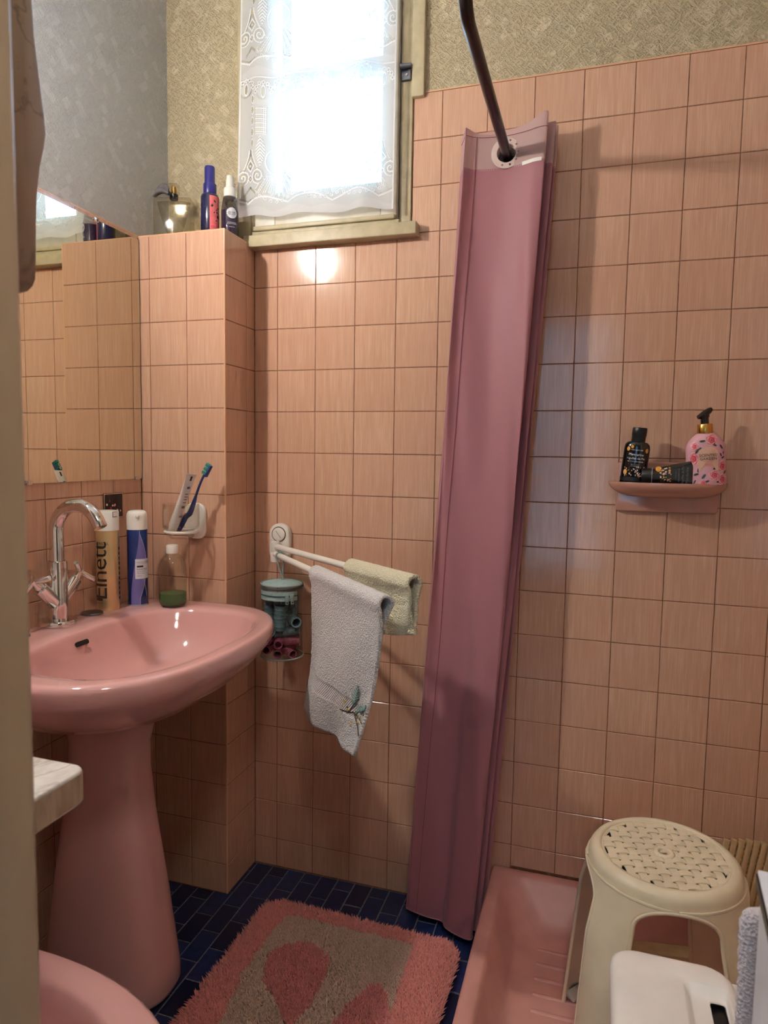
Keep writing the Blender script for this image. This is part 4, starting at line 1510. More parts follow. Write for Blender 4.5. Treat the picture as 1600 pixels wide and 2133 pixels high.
# ------------------------------------------------------------------ curtain rod and shower curtain
RX, RZ = 0.607, 1.868
rod = thing('curtain_rod', 'dark metal shower rod bent upward and fixed to the tiled wall', 'rod', (RX, 0, RZ))
pp = [(0, 0, 0), (0, -0.30, 0), (0, -0.545, 0.0)]
for i in range(1, 9):
    a_ = math.radians(10 * i)
    pp.append((0, -0.545 - 0.045 * math.sin(a_), 0.045 * (1 - math.cos(a_))))
pp += [(0.001, -0.5915, 0.06), (0.004, -0.592, 0.3), (0.008, -0.592, CEIL - RZ)]
mk('rod_tube', tube(pp, 0.0108, 20), 'dark_steel', rod, 60)
mk('wall_flange', lathe([(0.0001, 0), (0.026, 0), (0.026, 0.003), (0.014, 0.008), (0.0001, 0.008)], 24), 'dull_steel', rod, xf=R('X', 90))

# plan of the folds (x, y) at the rod and at the hem; first point is the free front edge
top_path = [(0.499, -0.048), (0.507, -0.066), (0.5165, -0.092), (0.520, -0.094), (0.535, -0.080), (0.560, -0.071), (0.607, -0.068), (0.650, -0.078), (0.676, -0.090), (0.694, -0.093), (0.6985, -0.088), (0.690, -0.076), (0.660, -0.062), (0.607, -0.055),
            (0.556, -0.054), (0.524, -0.052), (0.522, -0.046), (0.556, -0.044), (0.607, -0.042), (0.660, -0.052), (0.706, -0.066), (0.709, -0.058), (0.660, -0.036), (0.607, -0.028), (0.55, -0.030), (0.54, -0.022), (0.607, -0.016), (0.66, -0.026), (0.712, -0.044), (0.713, -0.036), (0.67, -0.014), (0.61, -0.008)]
bot_path = [(0.412, -0.060), (0.408, -0.072), (0.409, -0.082), (0.412, -0.086), (0.430, -0.092), (0.468, -0.100), (0.506, -0.104), (0.520, -0.124), (0.556, -0.142), (0.582, -0.147), (0.5885, -0.140), (0.585, -0.126), (0.560, -0.110), (0.510, -0.094),
            (0.450, -0.082), (0.432, -0.076), (0.432, -0.070), (0.455, -0.070), (0.510, -0.078), (0.560, -0.092), (0.594, -0.112), (0.598, -0.104), (0.56, -0.076), (0.51, -0.064), (0.46, -0.058), (0.45, -0.050), (0.51, -0.046), (0.56, -0.056), (0.604, -0.080), (0.606, -0.070), (0.56, -0.04), (0.50, -0.03)]


def catmull(pts, n):
    out = []
    N = len(pts)
    for k_ in range(n):
        s_ = (N - 1) * k_ / (n - 1)
        i = min(N - 2, int(s_))
        t_ = s_ - i
        p0_, p1_, p2_, p3_ = (Vector(pts[max(0, i - 1)]), Vector(pts[i]), Vector(pts[i + 1]), Vector(pts[min(N - 1, i + 2)]))
        out.append(0.5 * ((2 * p1_) + (p2_ - p0_) * t_ + (2 * p0_ - 5 * p1_ + 4 * p2_ - p3_) * t_ ** 2 + (3 * p1_ - p0_ - 3 * p2_ + p3_) * t_ ** 3))
    return out


NP = 300
tp_, bp_ = catmull(top_path, NP), catmull(bot_path, NP)
ZTOP, ZBOT = 1.927, 0.022


def ctop(k_):
    """Top hem height varies along the folds."""
    s_ = k_ / (NP - 1) * (len(top_path) - 1)
    return ZTOP + (-0.002 if s_ < 6 else 0.0) - 0.012 * math.exp(-((s_ - 5.2) / 1.6) ** 2) + 0.013 * math.exp(-((s_ - 9) / 1.2) ** 2)


def cpoint(k_, z):
    t_ = (ZTOP - z) / (ZTOP - ZBOT)
    t_ = max(0.0, min(1.0, t_))
    e_ = t_ ** 1.12
    p = tp_[k_].lerp(bp_[k_], e_)
    w_ = 0.0035 * math.sin(k_ * 0.11 + z * 5.0) * math.sin(PI * t_) + 0.0025 * math.sin(k_ * 0.31 + z * 11) * math.sin(PI * t_)
    return Vector((p.x + w_ * 0.3, p.y + w_, z))


cur = thing('shower_curtain', 'mauve pink shower curtain gathered in folds at the tiled wall', 'shower curtain', (0, 0, 0))
NZ = 90
ZH = 1.838
grid = []
for i in range(NZ + 1):
    z_ = ZH - (ZH - ZBOT) * i / NZ
    row = []
    for k_ in range(NP):
        zz = z_ + (0.014 * math.sin(k_ / NP * 30) * (i / NZ) ** 8 * 0.0)
        row.append(cpoint(k_, zz))
    grid.append(row)
fab = M().add(loft(grid, False, False, closed=False)).build('curtain_fabric', 'curtain_cloth', cur, 80)
# header band with real eyelet holes
SEGC = [6, 13, 18, 23, 26, 31]       # control points lying on the rod line
holes = [(tp_[min(NP - 1, int(round(s_ * (NP - 1) / (len(top_path) - 1))))]) for s_ in SEGC]
hb = M()
nh = 36
vid = {}
for i in range(nh + 1):
    for k_ in range(NP):
        z_ = ZH - 0.004 + (ctop(k_) - ZH + 0.004) * i / nh
        p = cpoint(k_, z_)
        vid[(i, k_)] = len(hb.v)
        hb.v.append((p.x, p.y, p.z))
for i in range(nh):
    for k_ in range(NP - 1):
        q = [vid[(i, k_)], vid[(i, k_ + 1)], vid[(i + 1, k_ + 1)], vid[(i + 1, k_)]]
        c_ = sum((Vector(hb.v[x]) for x in q), Vector()) / 4
        if math.hypot(c_.x - RX, c_.z - RZ) < 0.0245:
            continue
        hb.f.append(tuple(q))
band = hb.build('header_band', 'header_cloth', cur, 80)
seam = [tuple(cpoint(k_, ZTOP - 0.020) + Vector((0, -0.0012, 0))) for k_ in range(0, 110)]
mk('header_seam', tube(seam, 0.0006, 5), 'thread_pink', band)
for hi, h_ in enumerate(holes):
    g_ = mk('grommet', lathe([(0.0215, -0.0016), (0.0335, -0.0016), (0.0345, 0), (0.0335, 0.0016), (0.0215, 0.0016), (0.0205, 0), (0.0215, -0.0016)], 40, False, False), 'grommet_plastic', cur, 50,
            T(RX, h_.y - (0.0045 if hi == 0 else 0), RZ) @ R('Z', 4 if hi == 0 else 0) @ R('X', 90))
    if hi == 0:
        for q in range(10):
            a_ = 2 * PI * q / 10
            mk('grommet_stud', torus(0.0016, 0.0006, 10, 5), 'thread_brown', g_, xf=T(RX, h_.y - 0.0068, RZ) @ R('X', 90) @ T(0.0275 * math.cos(a_), 0.0275 * math.sin(a_), 0))
# stitched side hem down the free edge, bottom hem and a bit of white tape
kk = [int(round(s_ * (NP - 1) / (len(top_path) - 1))) for s_ in (0, 2.6, 4.2)]
hem1 = [tuple(cpoint(kk[2], ZTOP - 0.02 - i * 0.0188) + Vector((0.0, -0.0010, 0))) for i in range(101)]
mk('side_stitching', tube(hem1, 0.0007, 5), 'thread_pink', cur)
hem2 = [tuple(cpoint(kk[1], ZTOP - 0.004 - i * 0.0188) + Vector((-0.0004, -0.0008, 0))) for i in range(102)]
mk('side_hem_fold', tube(hem2, 0.0013, 6), 'curtain_cloth', cur)
mk('bottom_hem', tube([tuple(cpoint(k_, ZBOT + 0.001)) for k_ in range(NP)], 0.0016, 6), 'curtain_cloth', cur)
tape = [[tuple(cpoint(k_, z_) + Vector((0, -0.0014, 0))) for k_ in range(67, 86)] for z_ in (1.834, 1.838, 1.842)]
mk('tape_strip', loft(tape, False, False, closed=False), 'tape_white', cur, 0)

# ------------------------------------------------------------------ soap shelf and its bottles
ss = thing('soap_shelf', 'pale brown ceramic half-moon shelf fixed to the shower wall', 'shelf', (0.985, 0, 1.060))
pl = rrect(-0.109, 0.109, 0, 0.115, 0.008, 5)
mk('wall_plate', prism(pl, 0, 0.011, 0.004), 'soap_ceramic', ss, 50, R('X', 90))
def dish(k, dz, rim=0.0):
    out = []
    n_ = 40
    for j in range(n_ + 1):
        a_ = PI + PI * j / n_
        out.append((0.1265 * k * math.cos(a_), 0.085 * k * math.sin(a_) ** 1 if True else 0, dz))
    return out
n_ = 48
def dring(kx, ky, z):
    pts = []
    for j in range(n_):
        a_ = PI + PI * j / (n_ - 1)
        c_, s_ = math.cos(a_), math.sin(a_)
        pts.append((0.1265 * kx * math.copysign(abs(c_) ** 0.8, c_), -0.088 * ky * abs(s_) ** 0.85 - 0.001, z))
    pts += [(0.1265 * kx * 0.9, -0.0005, z), (-0.1265 * kx * 0.9, -0.0005, z)]
    return pts
rings = [dring(0.50, 0.25, 0.034), dring(0.66, 0.52, 0.036), dring(0.82, 0.76, 0.042), dring(0.94, 0.92, 0.052), dring(0.99, 0.985, 0.060), dring(1.0, 1.0, 0.066), dring(0.995, 0.99, 0.0695), dring(0.975, 0.96, 0.0695), dring(0.955, 0.93, 0.066), dring(0.90, 0.85, 0.0625), dring(0.5, 0.4, 0.0615)]
mk('dish', loft(rings), 'soap_ceramic', ss, 60)
SZ = 1.1225


def oval_bottle(root, body, mat, n=40):
    """body: list of (z, rx, ry)."""
    rr_ = [[(a_ * math.cos(2 * PI * j / n), b_ * math.sin(2 * PI * j / n), z) for j in range(n)] for z, a_, b_ in body]
    return mk('bottle_body', loft(rr_), mat, root, 50)


sg = thing('shower_gel_bottle', 'black oval shower gel bottle with flip cap on the soap shelf', 'bottle', (0.908, -0.052, SZ + 0.0027), (0.0, math.radians(5.5), math.radians(-3)))
oval_bottle(sg, [(0, 0.0260, 0.0160), (0.002, 0.0275, 0.0175), (0.08, 0.0275, 0.0175), (0.088, 0.0262, 0.0168), (0.0935, 0.0215, 0.0150), (0.095, 0.0150, 0.0130)], 'black_gloss')
mk('cap', lathe([(0.0150, 0.095), (0.0150, 0.107), (0.0158, 0.109), (0.0158, 0.124), (0.0148, 0.1265), (0.0001, 0.127)], 28), 'black', sg)
for s_, z_, sz in (('YVES ROCHER', 0.076, 0.0042), ('Mandarine', 0.066, 0.0078), ('Aiguilles de Pin', 0.0575, 0.0066), ('MANDARIN PINE NEEDLES', 0.0505, 0.0030), ('GEL DOUCHE', 0.0435, 0.0028), ('SHOWER GEL', 0.040, 0.0028)):
    mk('lettering', on_oval(text2d(s_, sz), 0.0275, 0.0175, z_), 'label_white', sg, 0)
for cx_, z_, r_ in ((-0.019, 0.078, 0.0050), (-0.010, 0.083, 0.0036), (0.024, 0.076, 0.0052), (-0.020, 0.026, 0.0060)):
    mk('orange_print', on_oval(disc2d(r_, 12, 0, 0, 0.85, 1), 0.0275, 0.0175, z_, 0.0005, cx_), 'orange_print', sg, 0)
for i in range(48):
    cx_, z_ = random.uniform(-0.022, 0.026), random.uniform(0.018, 0.040)
    mk('sparkle_print', on_oval(rect2d(-0.0009, 0.0009, -0.0014, 0.0014), 0.0275, 0.0175, z_, 0.0005, cx_), random.choice(['gold', 'label_white', 'label_beige', 'rose_pale']), sg, 0)
mk('base_gloss_band', lathe([(0.0277, 0.0065), (0.0277, 0.0155)], 40, False, False, 1, 0.0177 / 0.0277), 'black', sg)

tu = thing('hand_cream_tube', 'black cosmetic tube lying on its side on the soap shelf', 'tube', (0.927, -0.062, SZ + 0.021), (0, 0, math.radians(-4)))
rr = []
for i in range(12):
    s_ = i / 11
    hy, hz = 0.0175 * (1 - s_) + 0.0012, 0.0175 + 0.0105 * s_
    cz = 0.0 + 0.008 * s_
    rr.append([(0.022 + 0.082 * s_, hy * math.cos(2 * PI * j / 28), cz + hz * math.sin(2 * PI * j / 28)) for j in range(28)])
mk('tube_body', loft(rr), 'black_gloss', tu, 50)
mk('cap', lathe([(0.0001, 0), (0.0165, 0), (0.0180, 0.002), (0.0180, 0.021), (0.0001, 0.021)], 28), 'black', tu, 40, R('Y', 90))
mk('cap_ring', torus(0.0182, 0.0006, 32, 6), 'silver_line', tu, xf=T(0.0215, 0, 0) @ R('Y', 90))


def on_tube(vf, x0, z0):
    v_, f_ = vf
    out = []
    for a_, b_ in v_:
        x_ = x0 + a_
        s_ = max(0, min(1, (x_ - 0.022) / 0.082))
        hy, hz, cz = 0.0175 * (1 - s_) + 0.0012, 0.0175 + 0.0105 * s_, 0.008 * s_
        zz = z0 + b_
        q = max(-0.97, min(0.97, (zz - cz) / hz))
        out.append((x_, -hy * math.sqrt(1 - q * q) - 0.0006, zz))
    return out, f_


for i in range(46):
    mk('sparkle_print', on_tube(rect2d(-0.0016, 0.0016, -0.0011, 0.0011), 0.038 + random.uniform(0, 0.022), random.uniform(-0.010, 0.021)), random.choice(['gold', 'label_white', 'label_beige', 'gold']), tu, 0)
mk('orange_print', on_tube(disc2d(0.006, 12), 0.034, 0.0165), 'orange_print', tu, 0)
for s_, x_, sz in (('Mandarine', 0.093, 0.0085), ('Aiguilles de Pin', 0.084, 0.0065), ('MANDARIN PINE', 0.0765, 0.0038), ('CREME MAINS', 0.070, 0.0028)):
    v_, f_ = text2d(s_, sz)
    mk('lettering', on_tube(([(-b_, a_) for a_, b_ in v_], f_), x_, 0.004), 'print_grey', tu, 0)

pb = thing('soap_dispenser', 'pink rose patterned pump soap dispenser on the soap shelf', 'soap dispenser', (1.062, -0.052, SZ + 0.0032), (0.0, math.radians(-4.5), math.radians(4)))
fx_ = lambda z: 0.0405 if z < 0.078 else max(0.0145, 0.0405 - 0.026 * ((z - 0.078) / 0.038) ** 2.2)
fy_ = lambda z: 0.0235 if z < 0.078 else max(0.0140, 0.0235 - 0.0095 * ((z - 0.078) / 0.038) ** 2.0)
oval_bottle(pb, [(0, 0.0375, 0.021), (0.002, 0.0402, 0.0232)] + [(z, fx_(z), fy_(z)) for z in (0.01, 0.03, 0.05, 0.07, 0.078, 0.084, 0.09, 0.096, 0.101, 0.106, 0.110, 0.113)] + [(0.1145, 0.0150, 0.0142)], 'rose_pink', 48)
mk('collar', lathe([(0.0152, 0.112), (0.0158, 0.113), (0.0158, 0.1325), (0.0148, 0.134), (0.0001, 0.134)], 32), 'gold', pb)
pm_ = mk('pump', lathe([(0.0085, 0.134), (0.0085, 0.147), (0.0100, 0.149), (0.0100, 0.156), (0.0001, 0.157)], 24), 'black_gloss', pb)
mk('nozzle', tube([(-0.014, -0.004, 0.149), (0.0, 0.0, 0.155), (0.012, 0.003, 0.164), (0.0155, 0.004, 0.1655)], [0.0045, 0.0085, 0.0062, 0.0045], 14), 'black_gloss', pb, 60)
arch = [(-0.020, -0.026), (0.020, -0.026), (0.020, 0.014)] + [(0.020 * math.cos(PI * i / 10), 0.014 + 0.012 * math.sin(PI * i / 10)) for i in range(1, 10)] + [(-0.020, 0.014)]
av = [(0.0, 0.0)] + arch
af = [(0, 1 + i, 1 + (i + 1) % len(arch)) for i in range(len(arch))]
mk('label', on_oval((av, af), fx_, fy_, 0.058, 0.0016), 'label_beige', pb, 0)
for s_, z_, sz in (('SCENTED', 0.066, 0.0082), ('GARDEN', 0.0585, 0.0082)):
    mk('lettering', on_oval(text2d(s_, sz), fx_, fy_, z_, 0.0030), 'ink', pb, 0)
for z_, w_ in ((0.0525, 0.018), (0.049, 0.016), (0.046, 0.014), (0.043, 0.010)):
    mk('print_rule', on_oval(rect2d(-w_ / 2, w_ / 2, 0, 0.0008, 6, 1), fx_, fy_, z_, 0.0024), 'rose_mid', pb, 0)


def rose(cx_, z_, r_):
    for k_, (q, mt) in enumerate(((1.0, 'rose_pale'), (0.86, 'rose_mid'), (0.70, 'rose_pale'), (0.60, 'rose_mid'), (0.44, 'rose_deep'), (0.30, 'rose_mid'), (0.16, 'rose_deep'))):
        v_, f_ = disc2d(r_ * q, 20)
        v_ = [(x * (1 + 0.10 * math.sin(5 * math.atan2(y, x) + k_ * 1.3)) + 0.04 * r_ * math.sin(k_ * 2.1), y * (1 + 0.10 * math.sin(5 * math.atan2(y, x) + k_ * 1.3)) + 0.04 * r_ * math.cos(k_ * 1.7)) for x, y in v_]
        mk('rose_print', on_oval((v_, f_), fx_, fy_, z_, 0.0004 + 0.00015 * k_, cx_), mt, pb, 0)


for cx_, z_, r_ in ((-0.028, 0.086, 0.0100), (-0.031, 0.060, 0.0140), (0.008, 0.0985, 0.0130), (0.031, 0.040, 0.0130), (0.011, 0.022, 0.0115), (0.030, 0.012, 0.0125), (-0.046, 0.03, 0.010), (-0.012, 0.006, 0.008)):
    rose(cx_, z_, r_)
for cx_, z_, r_, ro in ((-0.010, 0.097, 0.006, 0.1), (-0.022, 0.076, 0.0065, 0.9), (-0.016, 0.081, 0.004, 0.6), (0.030, 0.083, 0.006, -0.9), (0.013, 0.088, 0.006, -0.5), (0.034, 0.060, 0.005, 0.4), (0.028, 0.066, 0.0045, 2.0), (-0.020, 0.036, 0.006, 1.2), (-0.026, 0.026, 0.006, 0.2), (-0.010, 0.021, 0.0065, 0.9), (0.014, 0.038, 0.006, 0.5), (0.040, 0.028, 0.006, 0.6), (-0.004, 0.010, 0.005, 0.3), (0.020, 0.008, 0.005, 0.1), (-0.03, 0.010, 0.005, 1.0), (0.036, 0.07, 0.004, 1.4)):
    mk('leaf_print', on_oval(disc2d(r_, 10, 0, 0, 1, 0.42, ro), fx_, fy_, z_, 0.0005, cx_), 'leaf_green', pb, 0)
# ------------------------------------------------------------------ shower tray
tray = thing('shower_tray', 'pink ceramic shower tray in the corner under the soap shelf', 'shower tray', (0.966, -0.346, 0))


def tr(x0, x1, y0, y1, r, z, seg=8):
    return [(x - 0.966, y + 0.346, z) for x, y in rrect(x0, x1, y0, y1, r, seg)]


tx0, tx1, ty0, ty1 = 0.614, 1.318, -0.692, -0.001
rings = [tr(tx0, tx1, ty0, ty1, 0.012, 0.0), tr(tx0, tx1, ty0, ty1, 0.012, 0.126), tr(tx0 + 0.002, tx1 - 0.002, ty0 + 0.002, ty1 - 0.002, 0.012, 0.132), tr(tx0 + 0.007, tx1 - 0.007, ty0 + 0.007, ty1 - 0.006, 0.012, 0.135),
         tr(tx0 + 0.030, tx1 - 0.030, ty0 + 0.030, ty1 - 0.026, 0.050, 0.135), tr(tx0 + 0.036, tx1 - 0.036, ty0 + 0.036, ty1 - 0.032, 0.055, 0.131), tr(tx0 + 0.042, tx1 - 0.042, ty0 + 0.042, ty1 - 0.040, 0.060, 0.120),
         tr(tx0 + 0.075, tx1 - 0.075, ty0 + 0.075, ty1 - 0.085, 0.075, 0.066), tr(tx0 + 0.085, tx1 - 0.085, ty0 + 0.085, ty1 - 0.098, 0.08, 0.055), tr(tx0 + 0.105, tx1 - 0.105, ty0 + 0.105, ty1 - 0.12, 0.07, 0.049), tr(tx0 + 0.15, tx1 - 0.15, ty0 + 0.15, ty1 - 0.17, 0.06, 0.047)]
mk('tray_body', loft(rings), 'tray_ceramic', tray, 50)
for i in range(9):
    y_ = -0.16 - i * 0.045
    mk('grip_rib', loft([[(x_ - 0.966, y_ + 0.346 + dy, 0.046 + dz) for x_ in (0.745, 0.75, 1.20, 1.205)] for dy, dz in ((-0.006, 0), (-0.003, 0.0036), (0.003, 0.0036), (0.006, 0))], False, False, closed=False), 'tray_ceramic', tray, 60)

board = thing('bath_board', 'pink slab with a pale foot leaning behind the beige stool', 'board', (0.985, -0.105, 0.060), (0, 0, math.radians(9)))
mk('board_panel', rbox(-0.125, 0.105, -0.007, 0.007, 0.004, 0.165, 0.004), 'tray_ceramic', board, 40, T(0, 0.016, 0.008) @ R('X', -24))
mk('board_edge', rbox(-0.128, 0.108, -0.026, 0.022, 0.0, 0.016, 0.003), 'mat_beige', board)

# ribbed plastic duckboard standing on edge in the tray
dk = thing('shower_duckboard', 'ribbed beige plastic duckboard with yellowed ends standing in the shower', 'duckboard', (1.165, -0.135, 0.062), (math.radians(-6), math.radians(11), math.radians(6)))
for i in range(13):
    x_ = -0.085 + i * 0.0148
    top = 0.305 - 0.9 * (x_ - 0.02) ** 2 - 0.15 * max(0, abs(x_ - 0.01) - 0.05)
    s_ = mk('slat', rbox(x_ - 0.0062, x_ + 0.0062, -0.006, 0.006, 0.150, top, 0.003, 2), 'mat_beige', dk)
    mk('slat_end', rbox(x_ - 0.0058, x_ + 0.0058, -0.010, 0.004, 0.0, 0.166, 0.004, 2), 'mat_yellow', dk)
    if i < 12:
        dots = M()
        for q in range(14):
            z_ = 0.158 + q * 0.0095
            if z_ < top - 0.01:
                dots.add(box(x_ + 0.0060, x_ + 0.0088, -0.0025, 0.0025, z_, z_ + 0.0035))
        dots.build('web_link', 'mat_yellow', dk, 0)

# ------------------------------------------------------------------ beige stool with woven seat
SC = (0.977, -0.386)
st = thing('plastic_stool', 'beige plastic stool with a basket-weave round seat in the shower tray', 'stool', (SC[0], SC[1], 0.0505), (0, 0, math.radians(0)))
st.scale = (0.93, 0.93, 1.0)
HS = 0.412
rS = 0.142
LEG = [math.radians(a) for a in (50, 140, 230, 320)]
# seat rim: rounded annulus
mk('seat_rim', lathe([(0.1185, HS - 0.010), (0.1185, HS - 0.003), (0.1205, HS - 0.0005), (0.1240, HS), (0.1300, HS - 0.0012), (0.1360, HS - 0.005), (0.1405, HS - 0.011), (0.1425, HS - 0.018), (0.1430, HS - 0.024)], 72, False, False), 'stool_plastic', st, 60)
# basket weave straps
wv_ = M()
cs = 0.0205
N_ = 7
def strap(cx, cy, lx, ly, dome):
    pts = []
    nx = 6
    for i in range(nx + 1):
        t_ = -1 + 2 * i / nx
        z_ = HS - 0.0035 + 0.0026 * math.cos(t_ * PI / 2) - 0.0014
        if lx > ly:
            pts.append([(cx + t_ * lx / 2, cy - ly / 2, z_ - 0.002), (cx + t_ * lx / 2, cy - ly / 2, z_), (cx + t_ * lx / 2, cy + ly / 2, z_), (cx + t_ * lx / 2, cy + ly / 2, z_ - 0.002)])
        else:
            pts.append([(cx + lx / 2, cy + t_ * ly / 2, z_ - 0.002), (cx + lx / 2, cy + t_ * ly / 2, z_), (cx - lx / 2, cy + t_ * ly / 2, z_), (cx - lx / 2, cy + t_ * ly / 2, z_ - 0.002)])
    return loft(pts, True, True)
ca_, sa_ = math.cos(math.radians(12)), math.sin(math.radians(12))
rm = R('Z', 12)
for i in range(-N_, N_ + 1):
    for j in range(-N_, N_ + 1):
        cx_, cy_ = i * cs, j * cs
        r_ = math.hypot(cx_, cy_)
        if r_ > 0.1185 or r_ < 0.016:
            continue
        if (i + j) % 2 == 0:
            wv_.add(strap(cx_, cy_, cs * 1.36, cs * 0.74, 0), rm)
        else:
            wv_.add(strap(cx_, cy_, cs * 0.74, cs * 1.36, 0), rm)
# trim the weave to the seat opening
wv_.v = [((p[0], p[1], p[2]) if math.hypot(p[0], p[1]) < 0.1195 else (p[0] * 0.1195 / math.hypot(p[0], p[1]), p[1] * 0.1195 / math.hypot(p[0], p[1]), p[2])) for p in wv_.v]
wv_.build('woven_seat', 'stool_plastic', st, 30)
mk('centre_boss', lathe([(0.0105, HS - 0.012), (0.0105, HS - 0.001), (0.0125, HS + 0.0006), (0.0180, HS - 0.0002), (0.0200, HS - 0.003), (0.020, HS - 0.006)], 32, False, False), 'stool_plastic', st, 60)
mk('weave_gap_shade', lathe([(0.011, HS - 0.0125), (0.1190, HS - 0.0125)], 48, False, False), 'thread_brown', st, 60)  # dark disc put under the weave as the shade in its gaps
mk('seat_lip', lathe([(0.1130, HS - 0.0052), (0.1145, HS - 0.0032), (0.1190, HS - 0.0030)], 64, False, False), 'stool_plastic', st, 60)


def leg_half(s_):
    """Half angle of a leg segment against depth s_ (0 top .. 1 foot)."""
    s0, s1 = 0.012, 0.115
    if s_ <= s0:
        return math.radians(45)
    wide, foot = 17.5, 12.5
    if s_ < s1:
        t_ = (s_ - s0) / (s1 - s0)
        c_ = 1 - math.sqrt(max(0, 1 - (1 - t_) ** 2))
        return math.radians(wide - 1.2 + (45 - wide + 1.2) * c_) if t_ > 0 else math.radians(45)
    t_ = (s_ - s1) / (1 - s1)
    return math.radians((wide - 1.2) * (1 - t_) + foot * t_)


def leg_rad(s_):
    return 0.1430 + 0.014 * min(1, s_ / 0.25) ** 1.2 + 0.046 * s_


svals = [0, 0.003, 0.006, 0.009, 0.011, 0.012] + [0.012 + 0.103 * (i / 16) ** 2.4 for i in range(1, 17)] + [0.115 + 0.885 * i / 20 for i in range(1, 21)]
for li, la in enumerate(LEG):
    g = []
    na = 14
    for s_ in svals:
        w_ = leg_half(s_)
        rr_ = leg_rad(s_)
        z_ = (HS - 0.024) * (1 - s_)
        g.append([((rr_ + 0.010 * math.cos(a_ / max(w_, 1e-3) * PI / 2) * min(1, max(0, s_ - 0.1) * 3)) * math.cos(la + a_), (rr_ + 0.010 * math.cos(a_ / max(w_, 1e-3) * PI / 2) * min(1, max(0, s_ - 0.1) * 3)) * math.sin(la + a_), z_) for a_ in [w_ * (-1 + 2 * q / na) for q in range(na + 1)]])
    lg = M().add(loft(g, False, False, closed=False)).build('leg', 'stool_plastic', st, 60)
    md = lg.modifiers.new('thickness', 'SOLIDIFY')
    md.thickness = 0.004
    md.offset = -1
    # raised bead along the arch edge, both sides of the leg
    for sg_ in (-1, 1):
        bead = []
        for s_ in svals[5:]:
            w_ = leg_half(s_)
            rr_ = leg_rad(s_) + 0.0012
            z_ = (HS - 0.024) * (1 - s_)
            bead.append((rr_ * math.cos(la + sg_ * w_), rr_ * math.sin(la + sg_ * w_), z_))
        mk('arch_bead', tube(bead, 0.0042, 8), 'stool_plastic', lg, 60)
    fr = leg_rad(1.0)
    mk('foot', rbox(-0.020, 0.006, -0.030, 0.030, -0.0005, 0.010, 0.003, 2), 'white_plastic', lg, 40, Matrix.Rotation(la, 4, 'Z') @ T(fr, 0, 0))

# ------------------------------------------------------------------ white hamper, cabinet and towel beside the door
hm_ = thing('laundry_hamper', 'white plastic hamper with a recessed slotted lid below the stool', 'hamper', (0.876, -0.945, 0))
def hr(x0, x1, y0, y1, r, z):
    return [(x, y, z) for x, y in rrect(x0, x1, y0, y1, r, 8)]
mk('hamper_body', loft([hr(0.012, 0.282, 0.012, 0.212, 0.03, 0.0), hr(0.004, 0.29, 0.004, 0.222, 0.035, 0.3), hr(0.0, 0.294, 0.0, 0.226, 0.038, 0.470), hr(0.0, 0.294, 0.0, 0.226, 0.038, 0.480)]), 'hamper_plastic', hm_, 50)
# lid: rounded plate, recess stepping down, dark slot through it
lid_r = [hr(-0.002, 0.153, -0.004, 0.230, 0.030, 0.479), hr(-0.003, 0.154, -0.005, 0.231, 0.032, 0.486), hr(-0.001, 0.152, -0.003, 0.229, 0.032, 0.494), hr(0.004, 0.147, 0.002, 0.224, 0.030, 0.4985), hr(0.010, 0.143, 0.008, 0.218, 0.028, 0.5),
         hr(0.086, 0.141, 0.045, 0.190, 0.010, 0.5), hr(0.089, 0.140, 0.048, 0.187, 0.009, 0.4985), hr(0.094, 0.139, 0.053, 0.182, 0.008, 0.490), hr(0.098, 0.138, 0.057, 0.178, 0.007, 0.4885),
         hr(0.1185, 0.1375, 0.108, 0.174, 0.004, 0.4885), hr(0.119, 0.137, 0.109, 0.173, 0.004, 0.4868)]
lid = mk('lid', loft(lid_r, True, False), 'hamper_plastic', hm_, 50)
mk('grip_slot', loft([hr(0.119, 0.137, 0.109, 0.173, 0.004, 0.4868), hr(0.119, 0.137, 0.109, 0.173, 0.004, 0.4808)], False, True), 'black', lid, 40)
mk('fixed_lid', loft([hr(0.158, 0.296, -0.004, 0.230, 0.020, 0.480), hr(0.158, 0.296, -0.004, 0.230, 0.020, 0.494), hr(0.161, 0.293, -0.001, 0.227, 0.018, 0.499)]), 'hamper_plastic', hm_, 50)

cb = thing('white_cabinet', 'white low cabinet with a black-edged top at the doorway', 'cabinet', (0.996, -0.957, 0), (0, 0, math.radians(-5)))
mk('cabinet_body', rbox(0.003, 0.30, -0.24, -0.004, 0, 0.764, 0.003), 'cabinet_white', cb)
mk('top_edge', rbox(-0.001, 0.302, -0.243, 0.0, 0.764, 0.7765, 0.001, 1), 'black', cb)
mk('top_panel', rbox(0.0, 0.302, -0.243, -0.001, 0.7765, 0.7805, 0.001, 2), 'cabinet_white', cb)

tw = thing('hanging_towel', 'pale pink ribbed towel hanging beside the white cabinet', 'towel', (0.992, -0.926, 0.502))
rr = []
for i in range(40):
    s_ = i / 39
    z_ = 0.232 * s_
    x0 = -0.004 + 0.010 * math.sin(s_ * 3.2) - 0.012 * s_ * (1 - s_) * 2
    k_ = math.sqrt(max(0.0, 1 - max(0, (s_ - 0.80) / 0.2) ** 2.2)) * 0.98 + 0.02
    rib = 0.0012 * math.sin(i * 2.2)
    ring = []
    for j in range(28):
        a_ = 2 * PI * j / 28
        cxx, sxx = math.cos(a_), math.sin(a_)
        ring.append((x0 + 0.055 + (0.055 * math.copysign(abs(cxx) ** 0.6, cxx) + rib) * (0.55 + 0.45 * k_), 0.0 + (0.016 + rib) * k_ * math.copysign(abs(sxx) ** 0.8, sxx), z_ - 0.02 * (1 - k_)))
    rr.append(ring)
o = mk('towel_cloth', loft(rr), 'terry_pink', tw, 70)

